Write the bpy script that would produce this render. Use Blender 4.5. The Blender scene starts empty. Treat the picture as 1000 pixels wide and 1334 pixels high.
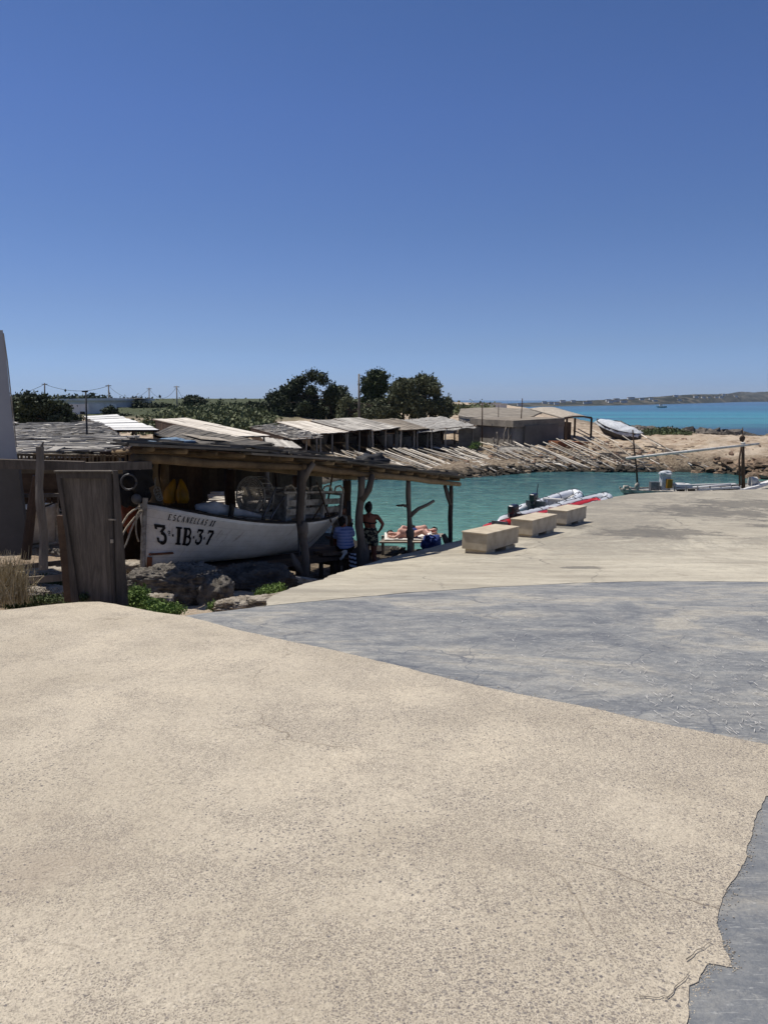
import bpy, bmesh, math, random
import numpy as np
from mathutils import Vector, Matrix, noise, geometry

random.seed(7)
R = math.radians
SC = bpy.context.scene
COL = SC.collection

# ------------------------------------------------------------------ camera
CAMZ = 4.6
PITCH = R(8.29)
cam_d = bpy.data.cameras.new('camera')
cam_d.sensor_fit = 'VERTICAL'; cam_d.sensor_height = 24.0
cam_d.lens = 12.0 / math.tan(R(33.65))
cam_d.clip_start = 0.05; cam_d.clip_end = 12000
cam = bpy.data.objects.new('camera', cam_d); COL.objects.link(cam)
cam.location = (0, 0, CAMZ); cam.rotation_euler = (R(90) - PITCH, 0, 0)
SC.camera = cam

# ------------------------------------------------------------------ world, sun, exposure
SUN_EL, SUN_AZ = R(64), R(-62)        # azimuth from +Y, negative = to the left
world = bpy.data.worlds.new('World'); SC.world = world; world.use_nodes = True
wn = world.node_tree.nodes; wl = world.node_tree.links
sky = wn.new('ShaderNodeTexSky'); sky.sky_type = 'NISHITA'; sky.sun_disc = False
sky.sun_elevation = SUN_EL; sky.sun_rotation = SUN_AZ
sky.altitude = 0; sky.air_density = 1.0; sky.dust_density = 0.35; sky.ozone_density = 3.0
hs = wn.new('ShaderNodeHueSaturation')
hs.inputs['Hue'].default_value = 0.507; hs.inputs['Saturation'].default_value = 0.93; hs.inputs['Value'].default_value = 1.0
tc = wn.new('ShaderNodeTexCoord'); sxyz = wn.new('ShaderNodeSeparateXYZ'); wl.new(tc.outputs['Generated'], sxyz.inputs[0])
air = wn.new('ShaderNodeValToRGB'); els = air.color_ramp.elements      # the clear, dry, deep blue air of the place by height above the horizon
_l = lambda v: (v / 255 / 12.92) if v / 255 <= .04045 else ((v / 255 + .055) / 1.055) ** 2.4
_want = [(.0, (146, 176, 212), (192, 190, 168)), (.021, (140, 172, 212), (189, 192, 175)), (.0685, (128, 161, 206), (172, 190, 195)), (.115, (115, 148, 199), (155, 178, 198)), (.206, (94, 129, 187), (133, 158, 191)), (.326, (81, 114, 177), (117, 140, 178)), (.426, (73, 105, 165), (110, 131, 170)), (.9, (96, 120, 165), (110, 131, 170))]
while len(els) < len(_want): els.new(.5)
for e_, (p_, w_, g_) in zip(els, _want):
    e_.position = p_; e_.color = tuple(_l(a_) / _l(b_) * .7 for a_, b_ in zip(w_, g_)) + (1,)
wl.new(sxyz.outputs[2], air.inputs[0])
gain = wn.new('ShaderNodeVectorMath'); gain.operation = 'SCALE'; gain.inputs['Scale'].default_value = 1 / .7; wl.new(air.outputs[0], gain.inputs[0])
mulc = wn.new('ShaderNodeVectorMath'); mulc.operation = 'MULTIPLY'; wl.new(sky.outputs[0], hs.inputs['Color']); wl.new(hs.outputs[0], mulc.inputs[0]); wl.new(gain.outputs[0], mulc.inputs[1])
wl.new(mulc.outputs[0], wn['Background'].inputs['Color'])
wn['Background'].inputs['Strength'].default_value = 0.085
sl = bpy.data.lights.new('sun', 'SUN'); sl.energy = 4.9; sl.angle = R(0.53); sl.color = (1.0, 0.95, 0.87)
sun = bpy.data.objects.new('sun', sl); COL.objects.link(sun)
sdir = Vector((math.sin(SUN_AZ) * math.cos(SUN_EL), math.cos(SUN_AZ) * math.cos(SUN_EL), math.sin(SUN_EL)))
sun.rotation_euler = sdir.to_track_quat('Z', 'Y').to_euler(); sun.location = (0, 0, 60)
SC.view_settings.view_transform = 'Standard'; SC.view_settings.look = 'None'
SC.view_settings.exposure = 0.0; SC.view_settings.gamma = 1.0; SC.view_settings.use_curve_mapping = False
SC.cycles.max_bounces = 6; SC.cycles.transparent_max_bounces = 8

# ------------------------------------------------------------------ measuring helpers (photo row/column -> place at a real distance)
F = 667 / math.tan(R(33.65))
cp, sp = math.cos(PITCH), math.sin(PITCH)
def P(px, py, D):
    x = (px - 500) / F; y = (667 - py) / F
    d = Vector((x, cp + y * sp, -sp + y * cp)); d *= D / d.y
    return Vector((d.x, d.y, CAMZ + d.z))
def G(px, py, fn, d0=1.0, d1=400.0):
    x = (px - 500) / F; y = (667 - py) / F
    d = Vector((x, cp + y * sp, -sp + y * cp)); d /= d.y
    a = d0; t = d0
    while t < d1:
        if CAMZ + d.z * t < fn(d.x * t, t):
            lo, hi = a, t
            for _ in range(25):
                m = (lo + hi) / 2
                if CAMZ + d.z * m < fn(d.x * m, m): hi = m
                else: lo = m
            return Vector((d.x * hi, hi, CAMZ + d.z * hi))
        a = t; t *= 1.01
    return Vector((d.x * t, t, CAMZ + d.z * t))
def sm(a, b, v):
    t = min(1, max(0, (v - a) / (b - a))); return t * t * (3 - 2 * t)
def interp(xs, ys, v): return float(np.interp(v, xs, ys))
_hx = np.array([-6, 0, 4.3, 8.5, 11, 14, 17, 25, 32, 45, 80.]); _hy = np.array([3.3, 3.0, 2.72, 2.38, 1.98, 1.58, 1.24, .86, .62, .5, .5])
def H(x, y):       # height of the paved ground
    s = 0
    for k in (-.8, -.4, 0, .4, .8): s += interp(_hx, _hy, y + k)
    return s / 5 + 0.012 * math.sin(x * .7 + y * .3)

# ------------------------------------------------------------------ object helpers
BASE = {}
def link(o): COL.objects.link(o); return o
def meta(o, label=None, cat=None, group=None, kind=None):
    if label: o['label'] = label
    if cat: o['category'] = cat
    if group: o['group'] = group
    if kind: o['kind'] = kind
    return o
def thing(name, label, cat, loc=(0, 0, 0), group=None):
    o = bpy.data.objects.new(name, None); link(o); o.location = loc; o.empty_display_size = .2
    BASE[o.name] = Vector(loc); return meta(o, label, cat, group)
class MB:
    def __init__(s): s.v = []; s.f = []; s.r = []
    def add(s, vs, fs, r=None):
        n = len(s.v); s.v.extend([tuple(v) for v in vs]); r = random.random() if r is None else r
        for f in fs: s.f.append(tuple(i + n for i in f)); s.r.append(r)
    def box(s, c, size, rot=None, r=None, jit=0):
        hx, hy, hz = size[0] / 2, size[1] / 2, size[2] / 2; c = Vector(c)
        vs = [Vector((x, y, z)) for x in (-hx, hx) for y in (-hy, hy) for z in (-hz, hz)]
        if jit: vs = [v + Vector((random.uniform(-jit, jit),) * 3) * 1 for v in vs]
        if rot is not None: vs = [rot @ v for v in vs]
        s.add([v + c for v in vs], [(0, 1, 3, 2), (4, 6, 7, 5), (0, 4, 5, 1), (2, 3, 7, 6), (0, 2, 6, 4), (1, 5, 7, 3)], r)
    def bar(s, a, b, w, h, up=(0, 0, 1), r=None, taper=1.0):
        a = Vector(a); b = Vector(b); d = (b - a).normalized(); up = Vector(up)
        if abs(d.dot(up)) > .98: up = Vector((0, 1, 0))
        sx = d.cross(up).normalized(); uz = sx.cross(d)
        vs = []
        for p, k in ((a, 1), (b, taper)):
            for i, j in ((-1, -1), (1, -1), (1, 1), (-1, 1)): vs.append(p + sx * (w / 2 * i * k) + uz * (h / 2 * j * k))
        s.add(vs, [(3, 2, 1, 0), (4, 5, 6, 7), (0, 1, 5, 4), (1, 2, 6, 5), (2, 3, 7, 6), (3, 0, 4, 7)], r)
    def tube(s, pts, rad, n=8, r=None, wob=0, cap=True):
        pts = [Vector(p) for p in pts]
        if not hasattr(rad, '__len__'): rad = [rad] * len(pts)
        vs = []; prev = None
        for i, p in enumerate(pts):
            d = (pts[min(i + 1, len(pts) - 1)] - pts[max(i - 1, 0)]).normalized()
            if prev is None:
                up = Vector((0, 0, 1)) if abs(d.z) < .9 else Vector((1, 0, 0)); sx = d.cross(up).normalized()
            else: sx = (prev - d * prev.dot(d)).normalized()
            prev = sx; sy = d.cross(sx); rr = rad[i]
            r1, r2 = (rr if hasattr(rr, '__len__') else (rr, rr))
            for k in range(n):
                a = 2 * math.pi * k / n; w = 1 + (random.uniform(-wob, wob) if wob else 0)
                vs.append(p + sx * (math.cos(a) * r1 * w) + sy * (math.sin(a) * r2 * w))
        fs = []
        for i in range(len(pts) - 1):
            for k in range(n): fs.append((i * n + k, i * n + (k + 1) % n, (i + 1) * n + (k + 1) % n, (i + 1) * n + k))
        if cap: fs.append(tuple(range(n))[::-1]); fs.append(tuple((len(pts) - 1) * n + k for k in range(n)))
        s.add(vs, fs, r)
    def ell(s, c, rx, ry, rz, n=12, m=8, rot=None, r=None, wob=0, seed=0):
        c = Vector(c); vs = []
        for i in range(m + 1):
            th = math.pi * i / m
            for k in range(n):
                a = 2 * math.pi * k / n; q = Vector((math.sin(th) * math.cos(a), math.sin(th) * math.sin(a), math.cos(th)))
                w = 1 + wob * noise.noise(q * 1.7 + Vector((seed, seed * .7, 0))) + wob * .5 * noise.noise(q * 4 + Vector((seed, 0, 3)))
                q = Vector((q.x * rx, q.y * ry, q.z * rz)) * w
                if rot is not None: q = rot @ q
                vs.append(q + c)
        fs = [(i * n + k, (i + 1) * n + k, (i + 1) * n + (k + 1) % n, i * n + (k + 1) % n) for i in range(m) for k in range(n)]
        s.add(vs, fs, r)
    def slab(s, pts, th, r=None):      # polygon + thickness downwards
        n = len(pts); pts = [Vector(p) for p in pts]; low = [p - Vector((0, 0, th)) for p in pts]
        s.add(pts + low, [tuple(range(n)), tuple(range(2 * n - 1, n - 1, -1))] + [(i, i + n, (i + 1) % n + n, (i + 1) % n) for i in range(n)], r)
def part(name, mb, mat, parent=None, smooth=False, **k):
    me = bpy.data.meshes.new(name); vs = mb.v
    off = BASE.get(parent.name, Vector((0, 0, 0))) if parent else None
    if parent and off.length: vs = [(v[0] - off.x, v[1] - off.y, v[2] - off.z) for v in vs]
    me.from_pydata(vs, [], mb.f)
    at = me.attributes.new('rnd', 'FLOAT', 'FACE'); at.data.foreach_set('value', [float(x) for x in mb.r])
    me.materials.append(mat)
    bm = bmesh.new(); bm.from_mesh(me); bmesh.ops.recalc_face_normals(bm, faces=bm.faces); bm.to_mesh(me); bm.free()
    if smooth: me.polygons.foreach_set('use_smooth', [True] * len(me.polygons))
    o = bpy.data.objects.new(name, me); link(o)
    if parent: o.parent = parent; BASE[o.name] = off
    return meta(o, **k)
def copy_tree(o, parent=None):
    kids = list(o.children); c = o.copy(); link(c); c.parent = parent
    for ch in kids: copy_tree(ch, c)
    return c

# ------------------------------------------------------------------ materials
def C(r, g, b):
    f = lambda v: (v / 255 / 12.92) if v / 255 <= .04045 else ((v / 255 + .055) / 1.055) ** 2.4
    return (f(r), f(g), f(b), 1)
class NT:
    def __init__(s, name):
        s.m = bpy.data.materials.new(name); s.m.use_nodes = True; s.t = s.m.node_tree; s.b = s.t.nodes['Principled BSDF']
        s.co = s.n('ShaderNodeTexCoord').outputs['Object']
        s.b.inputs['Roughness'].default_value = .85; s.b.inputs['Specular IOR Level'].default_value = .3
    def n(s, k, **p):
        x = s.t.nodes.new(k)
        for a, v in p.items(): setattr(x, a, v)
        return x
    def l(s, a, b): s.t.links.new(a, b)
    def map(s, scale, src=None, rot=(0, 0, 0)):
        m = s.n('ShaderNodeMapping'); m.inputs['Scale'].default_value = scale if hasattr(scale, '__len__') else (scale,) * 3
        m.inputs['Rotation'].default_value = rot
        s.l(src or s.co, m.inputs['Vector']); return m.outputs[0]
    def noise(s, scale, detail=4, rough=.55, vec=None, dist=0):
        x = s.n('ShaderNodeTexNoise'); x.inputs['Scale'].default_value = scale; x.inputs['Detail'].default_value = detail
        x.inputs['Roughness'].default_value = rough; x.inputs['Distortion'].default_value = dist; s.l(vec or s.co, x.inputs['Vector']); return x.outputs['Fac']
    def vor(s, scale, feat='F1', vec=None, rand=1):
        x = s.n('ShaderNodeTexVoronoi', feature=feat); x.inputs['Scale'].default_value = scale; x.inputs['Randomness'].default_value = rand
        s.l(vec or s.co, x.inputs['Vector']); return x
    def rng(s, v, a, b, c=0, d=1):
        x = s.n('ShaderNodeMapRange'); s.l(v, x.inputs[0]); 
        for i, q in enumerate((a, b, c, d)): x.inputs[i + 1].default_value = q
        return x.outputs[0]
    def ramp(s, v, stops):
        x = s.n('ShaderNodeValToRGB'); e = x.color_ramp.elements
        while len(e) < len(stops): e.new(.5)
        for i, (p, c) in enumerate(stops): e[i].position = p; e[i].color = c
        s.l(v, x.inputs[0]); return x.outputs[0]
    def mix(s, f, a, b, mode='MIX'):
        x = s.n('ShaderNodeMix', data_type='RGBA', blend_type=mode)
        for sock, v in ((x.inputs[0], f), (x.inputs[6], a), (x.inputs[7], b)):
            if isinstance(v, (int, float, tuple)): sock.default_value = v
            else: s.l(v, sock)
        return x.outputs[2]
    def math(s, op, a, b=None):
        x = s.n('ShaderNodeMath', operation=op)
        for i, v in enumerate((a, b)):
            if v is None: continue
            if isinstance(v, (int, float)): x.inputs[i].default_value = v
            else: s.l(v, x.inputs[i])
        return x.outputs[0]
    def warp(s, scale, amt):
        x = s.n('ShaderNodeTexNoise'); x.inputs['Scale'].default_value = scale; x.inputs['Detail'].default_value = 5; s.l(s.co, x.inputs['Vector'])
        k = s.n('ShaderNodeVectorMath', operation='SCALE'); k.inputs['Scale'].default_value = amt; s.l(x.outputs['Color'], k.inputs[0])
        a = s.n('ShaderNodeVectorMath', operation='ADD'); s.l(s.co, a.inputs[0]); s.l(k.outputs[0], a.inputs[1]); return a.outputs[0]
    def attr(s, n): return s.n('ShaderNodeAttribute', attribute_name=n).outputs['Fac']
    def col(s, c):
        if isinstance(c, tuple): s.b.inputs['Base Color'].default_value = c
        else: s.l(c, s.b.inputs['Base Color'])
    def bump(s, h, strength=.4, dist=.02):
        x = s.n('ShaderNodeBump'); x.inputs['Strength'].default_value = strength; x.inputs['Distance'].default_value = dist
        s.l(h, x.inputs['Height']); s.l(x.outputs[0], s.b.inputs['Normal'])
M = {}
def simple(name, c1, c2=None, scale=3, rough=.8, bump=.2, bd=.01, spec=.3, metal=0):
    t = NT(name); c2 = c2 or tuple(x * .75 for x in c1[:3]) + (1,)
    n = t.noise(scale, 6, .6); big = t.rng(n, .35, .65)
    a = t.attr('rnd'); m = t.mix(big, c1, c2); k = t.rng(a, 0, 1, .82, 1.12)
    hsv = t.n('ShaderNodeHueSaturation'); t.l(m, hsv.inputs['Color']); t.l(k, hsv.inputs['Value']); t.col(hsv.outputs[0])
    t.b.inputs['Roughness'].default_value = rough; t.b.inputs['Specular IOR Level'].default_value = spec; t.b.inputs['Metallic'].default_value = metal
    if bump: t.bump(t.noise(scale * 8, 5, .65), bump, bd)
    M[name] = t.m; return t.m
def wood(name, stops, gscale=(14, 14, 1.2), bump=.5, lo=.6, hi=1.25):
    t = NT(name); v = t.map(gscale)
    g = t.noise(2.2, 8, .7, v, .6); a = t.attr('rnd')
    s = t.math('ADD', t.math('MULTIPLY', g, .75), t.math('MULTIPLY', a, .35))
    c = t.ramp(s, stops); k = t.rng(t.noise(.9, 3), .3, .7, lo, hi)
    hsv = t.n('ShaderNodeHueSaturation'); t.l(c, hsv.inputs['Color']); t.l(k, hsv.inputs['Value']); t.col(hsv.outputs[0])
    t.bump(g, bump, .01); M[name] = t.m; return t.m

# foreground sand-coloured concrete with exposed aggregate
t = NT('sandy_concrete')
w = t.noise(1.3, 3, .5); w2 = t.noise(.33, 4, .6); fine = t.noise(120, 3, .7); med = t.noise(26, 5, .65)
base = t.ramp(t.math('ADD', t.math('MULTIPLY', w, .5), t.math('MULTIPLY', w2, .5)),
              [(.3, C(174, 161, 142)), (.43, C(190, 178, 157)), (.56, C(199, 187, 166)), (.68, C(208, 195, 172))])
base = t.mix(t.rng(med, .4, .72, 0, .45), base, C(160, 148, 132))
base = t.mix(t.rng(t.noise(42, 5, .7, None, .6), .54, .64, 0, .55), base, C(136, 126, 114))
base = t.mix(t.rng(fine, .5, .72, 0, .75), base, C(104, 97, 88))
base = t.mix(t.rng(t.noise(75, 2, .5), .62, .8, 0, .55), base, C(222, 212, 196))
_sx = t.n('ShaderNodeSeparateXYZ'); t.l(t.co, _sx.inputs[0]); XS = _sx.outputs[0]
vv = t.n('ShaderNodeVectorMath', operation='ADD'); t.l(t.co, vv.inputs[0])
nv = t.n('ShaderNodeTexNoise'); nv.inputs['Scale'].default_value = 22; t.l(t.co, nv.inputs['Vector'])
sc_ = t.n('ShaderNodeVectorMath', operation='SCALE'); sc_.inputs['Scale'].default_value = .03; t.l(nv.outputs['Color'], sc_.inputs[0]); t.l(sc_.outputs[0], vv.inputs[1])
for scl, thr, lo, hi, cc in ((96, .64, .36, .24, C(122, 115, 110)), (50, .90, .30, .20, C(98, 94, 95)), (150, .74, .42, .22, C(124, 114, 103)), (110, .88, .34, .22, C(128, 118, 107))):
    vo = t.vor(scl, vec=vv.outputs[0]); vo.voronoi_dimensions = '2D'; d = t.rng(vo.outputs['Distance'], hi, lo, 1, 0)
    sep = t.n('ShaderNodeSeparateColor'); t.l(vo.outputs['Color'], sep.inputs[0])
    pr = t.rng(t.math('ADD', t.noise(1.5 if scl < 90 else 2.3, 5, .7), t.math('MULTIPLY', t.rng(t.n('ShaderNodeSeparateXYZ').outputs[0] if False else XS, -1.5, 1.5), .10)), .45, .62, thr + .36, thr - .26)
    on = t.math('GREATER_THAN', sep.outputs[0], pr)
    base = t.mix(t.math('MULTIPLY', t.math('MULTIPLY', d, on), t.rng(sep.outputs[1], 0, 1, .35, .95)), base, cc)
cr = t.vor(.5, 'DISTANCE_TO_EDGE', vec=t.warp(1.1, .8))
crm = t.math('MULTIPLY', t.rng(cr.outputs['Distance'], .0, .004, .7, 0), t.rng(t.noise(.5, 2), .5, .6))
base = t.mix(crm, base, C(110, 98, 84))
t.col(base); t.b.inputs['Roughness'].default_value = .92
t.bump(t.math('ADD', t.math('MULTIPLY', fine, .5), t.math('ADD', med, t.noise(48, 4, .7))), .85, .011); M['sandy'] = t.m

# blue grey washed concrete
t = NT('blue_grey_concrete')
st = t.map((.7, 1.3, 1), rot=(0, 0, .25)); a = t.noise(.75, 8, .7, st, 1.2); b = t.noise(3.5, 7, .75, t.map((1, 1.7, 1)), .9)
c = t.ramp(a, [(.36, C(106, 108, 111)), (.45, C(130, 131, 130)), (.53, C(150, 148, 142)), (.61, C(176, 169, 154))])
c = t.mix(t.rng(b, .44, .68, 0, .65), c, C(88, 90, 94)); c = t.mix(t.rng(b, .50, .34, 0, .5), c, C(158, 155, 147))
c = t.mix(t.rng(t.noise(70, 4, .7), .45, .7, 0, .45), c, C(90, 96, 106))
c = t.mix(t.rng(t.noise(14, 5, .75, t.map((1, 3.5, 1))), .6, .7, 0, .6), c, C(214, 212, 204))
e = t.vor(.75, 'DISTANCE_TO_EDGE', vec=t.warp(1.4, .7)); c = t.mix(t.math('MULTIPLY', t.rng(e.outputs['Distance'], 0, .006, .8, 0), t.rng(t.noise(.8, 2), .46, .56)), c, C(84, 88, 96))
e = t.vor(3.6, 'DISTANCE_TO_EDGE', vec=t.warp(3, .25)); c = t.mix(t.math('MULTIPLY', t.rng(e.outputs['Distance'], 0, .012, .5, 0), t.rng(t.noise(.9, 2), .5, .6)), c, C(92, 96, 104))
for ang, sc1 in ((.3, 5.0), (1.25, 6.5), (2.2, 5.6), (2.8, 4.0)):
    sn = t.noise(sc1, 3, .6, t.map((1.4, 16, 1), rot=(0, 0, ang))); c = t.mix(t.math('MULTIPLY', t.rng(sn, .66, .70, 0, .6), t.rng(t.noise(1.1, 3), .42, .58)), c, C(196, 194, 186)); c = t.mix(t.math('MULTIPLY', t.rng(sn, .33, .29, 0, .6), t.rng(t.noise(.8, 4), .42, .58)), c, C(66, 70, 78))
c = t.mix(t.rng(t.noise(28, 8, .85), .5, .68, 0, .5), c, C(82, 85, 90)); c = t.mix(t.rng(t.noise(17, 6, .8), .60, .66, 0, .55), c, C(178, 174, 164))
_s = t.n('ShaderNodeSeparateXYZ'); t.l(t.co, _s.inputs[0]); c = t.mix(t.rng(t.math('ADD', _s.outputs[1], t.math('MULTIPLY', a, 1.2)), 4.6, 3.6, 0, .35), c, C(84, 90, 98))
t.col(c); t.b.inputs['Roughness'].default_value = .8; t.bump(t.math('ADD', b, t.noise(55, 4, .7)), .6, .008); M['blue'] = t.m

DOCK_STAINS = [(11.0, 26.0, 2.0, 2.2), (7.2, 20.5, 1.6, 1.5), (13.5, 28.5, 2.2, 2.0), (9.6, 17.5, 1.0, .7), (5.2, 21.8, .8, .7), (3.4, 13.3, .5, .3), (12.0, 22.0, 1.4, .8)]
# pale dock concrete
t = NT('dock_concrete')
st = t.map((.55, 1.6, 1)); a = t.noise(.5, 6, .62, st); b = t.noise(2.2, 6, .7, t.map((1, 1.6, 1)))
c = t.ramp(a, [(.34, C(154, 147, 132)), (.5, C(178, 170, 152)), (.62, C(190, 182, 163))])
sx = t.n('ShaderNodeSeparateXYZ'); t.l(t.co, sx.inputs[0])
far = t.rng(sx.outputs[1], 15, 26, 0, 1)
c = t.mix(t.math('MULTIPLY', far, .6), c, C(146, 139, 126))
stain = t.math('MULTIPLY', t.rng(t.noise(.30, 10, .80, t.map((1.0, .8, 1), rot=(0, 0, .3)), 1.2), .47, .53), t.rng(sx.outputs[1], 12, 20, .25, 1))
stain = t.math('MULTIPLY', stain, t.rng(t.noise(6, 6, .8), .38, .56, .25, 1))
c = t.mix(t.math('MULTIPLY', stain, .55), c, C(104, 101, 95))
nz = t.noise(1.1, 9, .78)
for (px_, py_, rx_, ry_) in DOCK_STAINS:
    mp = t.n('ShaderNodeMapping'); mp.inputs['Location'].default_value = (-px_ / rx_, -py_ / ry_, 0); mp.inputs['Scale'].default_value = (1 / rx_, 1 / ry_, 0); t.l(t.co, mp.inputs['Vector'])
    ln = t.n('ShaderNodeVectorMath', operation='LENGTH'); t.l(mp.outputs[0], ln.inputs[0]); v_ = t.math('ADD', ln.outputs['Value'], t.math('MULTIPLY', t.math('SUBTRACT', nz, .5), 4.5))
    c = t.mix(t.rng(v_, 1.0, .75, 0, .72), c, C(86, 84, 80))
c = t.mix(t.rng(b, .5, .66, 0, .5), c, C(150, 140, 124)); c = t.mix(t.rng(t.noise(5, 8, .8), .53, .6, 0, .4), c, C(134, 126, 112)); c = t.mix(t.rng(t.noise(40, 4, .7), .5, .75, 0, .35), c, C(130, 124, 112))
e = t.vor(.2, 'DISTANCE_TO_EDGE', vec=t.warp(.9, .8)); c = t.mix(t.math('MULTIPLY', t.rng(e.outputs['Distance'], 0, .004, .8, 0), t.rng(t.noise(.3, 2), .44, .54)), c, C(96, 92, 86))
t.col(c); t.b.inputs['Roughness'].default_value = .9; t.bump(t.math('ADD', b, t.noise(30, 4, .7)), .4, .012); M['dock'] = t.m

# water
t = NT('sea_water')
sx = t.n('ShaderNodeSeparateXYZ'); t.l(t.co, sx.inputs[0]); Y = sx.outputs[1]
n1 = t.noise(.03, 4, .6, t.map((.35, 1.6, 1))); n2 = t.noise(.35, 5, .6, t.map((.6, 1.5, 1)))
inlet = t.mix(t.rng(t.math('ADD', Y, t.math('MULTIPLY', n2, 14)), 34, 52), C(86, 132, 120), C(38, 74, 80))
inlet = t.mix(t.rng(n2, .48, .7, 0, .55), inlet, C(104, 150, 138))
open_ = t.ramp(t.rng(Y, 60, 1100), [(0, C(16, 44, 54)), (.06, C(16, 52, 62)), (.085, C(48, 130, 128)), (.17, C(34, 128, 136)), (.28, C(18, 106, 124)), (.7, C(12, 76, 106))])
n3 = t.noise(1, 4, .6, t.map((.0025, .02, 1))); open_ = t.mix(t.math('MULTIPLY', t.rng(n3, .5, .58), .75), open_, C(8, 52, 76))
rip = t.noise(1, 5, .7, t.map((1.6, 3.2, 1)), 1.0); inlet = t.mix(t.rng(rip, .5, .66, 0, .55), inlet, C(116, 160, 148)); inlet = t.mix(t.rng(rip, .48, .34, 0, .5), inlet, C(34, 70, 74))
c = t.mix(t.rng(Y, 62, 72), inlet, open_)
t.col(c); t.b.inputs['Roughness'].default_value = .16; t.b.inputs['IOR'].default_value = 1.33; t.b.inputs['Specular IOR Level'].default_value = .35
wv = t.noise(1.5, 5, .62, t.map((.8, 1.5, 1)), .4); t.bump(t.math('ADD', wv, t.noise(.22, 3, .5)), .9, .22); M['water'] = t.m

# rocky coast
t = NT('rocky_ground')
sx = t.n('ShaderNodeSeparateXYZ'); t.l(t.co, sx.inputs[0]); Z = sx.outputs[2]
n = t.noise(.6, 8, .7); n2 = t.noise(.12, 4, .6); n3 = t.noise(4.5, 6, .7)
sand = t.ramp(n, [(.32, C(134, 112, 94)), (.46, C(176, 156, 132)), (.6, C(200, 184, 162)), (.72, C(176, 150, 126))])
rock = t.ramp(n3, [(.3, C(70, 60, 50)), (.5, C(134, 118, 98)), (.66, C(176, 162, 140))])
zz = t.math('ADD', Z, t.math('MULTIPLY', t.math('SUBTRACT', n, .5), 1.6))
c = t.mix(t.rng(zz, .75, 1.35), rock, sand)
c = t.mix(t.rng(n3, .55, .75, 0, .5), c, C(116, 98, 80))
c = t.mix(t.rng(t.math('ADD', Z, t.math('MULTIPLY', n3, .35)), .62, .22), c, C(52, 48, 40))
v = t.rng(t.math('ADD', Z, t.math('MULTIPLY', n2, 1.4)), 3.1, 3.6); c = t.mix(v, c, C(70, 76, 50))
t.col(c); t.b.inputs['Roughness'].default_value = .95; t.bump(t.math('ADD', n3, t.noise(14, 5, .7)), .9, .12); M['rocky'] = t.m

simple('limestone', C(158, 150, 138), C(84, 78, 72), 9, .95, 1.0, .05)
simple('pale_rock', C(198, 188, 172), C(140, 128, 112), 5, .95, 1.0, .04)
simple('dark_rock', C(120, 112, 102), C(66, 62, 58), 3, .95, 1.0, .05)
simple('shore_stone', C(172, 154, 130), C(118, 104, 88), 5, .95, 1.0, .04)
simple('wet_rock', C(72, 64, 52), C(44, 40, 32), 3, .8, 1.0, .05)
simple('cliff_stone', C(168, 144, 120), C(100, 84, 68), 1.6, .95, 1.0, .15)
simple('earth_roof', C(152, 144, 130), C(112, 104, 94), 1.2, .95, .6, .05)
simple('red_rock', C(162, 134, 112), C(112, 94, 78), 3, .95, 1.0, .05)
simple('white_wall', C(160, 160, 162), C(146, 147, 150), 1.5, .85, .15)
simple('far_white', C(226, 224, 220), C(200, 198, 196), .6, .8, 0)
simple('garage_render', C(138, 134, 128), C(112, 108, 102), 1.2, .9, .4)
simple('dark_grey', C(92, 88, 84), C(74, 70, 66), 1.2, .9, .4)
simple('door_render', C(112, 106, 98), C(86, 82, 76), .8, .9, .3)
simple('bench_stone', C(198, 185, 162), C(172, 158, 136), 4, .85, .35, .004)
simple('tarp_grey', C(176, 172, 164), C(120, 116, 110), 2.2, .8, .8, .06)
simple('white_paint', C(206, 203, 196), C(170, 164, 154), 5, .55, .2, .004)
simple('worn_white', C(186, 180, 168), C(120, 112, 100), 8, .7, .4, .006)
simple('black_paint', C(16, 16, 18), C(30, 28, 28), 12, .6, 0)
simple('dark_paint', C(50, 46, 42), C(34, 30, 28), 6, .6, .1)
simple('red_pvc', C(196, 46, 48), C(176, 38, 42), 4, .38, .05, spec=.5)
simple('white_pvc', C(222, 224, 226), C(204, 206, 210), 4, .38, .05, spec=.5)
simple('motor_black', C(26, 28, 34), C(36, 38, 44), 8, .3, 0, spec=.5)
simple('grey_metal', C(120, 120, 122), C(90, 90, 92), 8, .5, .1, metal=.3)
simple('rope', C(190, 180, 162), C(140, 128, 110), 30, .95, .6, .004)
simple('yellow_plastic', C(168, 120, 20), C(132, 92, 14), 4, .5, .1)
simple('orange_plastic', C(120, 52, 26), C(90, 40, 20), 4, .6, .1)
simple('black_rubber', C(20, 22, 28), C(30, 32, 38), 6, .7, .3)
simple('tarp_white', C(214, 216, 218), C(176, 180, 184), 5, .7, .7, .05)
simple('tarp_blue', C(124, 146, 164), C(96, 122, 146), 3, .6, .5, .03)
simple('blue_cloth', C(58, 78, 140), C(44, 62, 118), 9, .85, .5, .01)
simple('towel', C(226, 222, 214), C(204, 198, 188), 20, .95, .5, .01)
simple('skin_tan', C(150, 92, 68), C(138, 82, 60), 6, .5, .1, .002)
simple('skin_pink', C(222, 178, 160), C(212, 158, 140), 6, .5, .1, .002)
simple('hair_dark', C(28, 22, 20), C(18, 14, 12), 60, .6, .6, .01)
simple('bark', C(92, 80, 66), C(58, 50, 42), 6, .95, .8, .03)
simple('terracotta', C(150, 96, 66), C(120, 78, 54), 5, .9, .4)
wood('driftwood', [(.2, C(82, 76, 68)), (.5, C(140, 130, 116)), (.8, C(176, 166, 150))], (9, 9, 1.5))
wood('shaded_driftwood', [(.2, C(58, 52, 46)), (.5, C(98, 88, 78)), (.8, C(128, 118, 106))], (9, 9, 1.5))  # darker copy of driftwood, shade of posts and fence put into its colour
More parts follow.
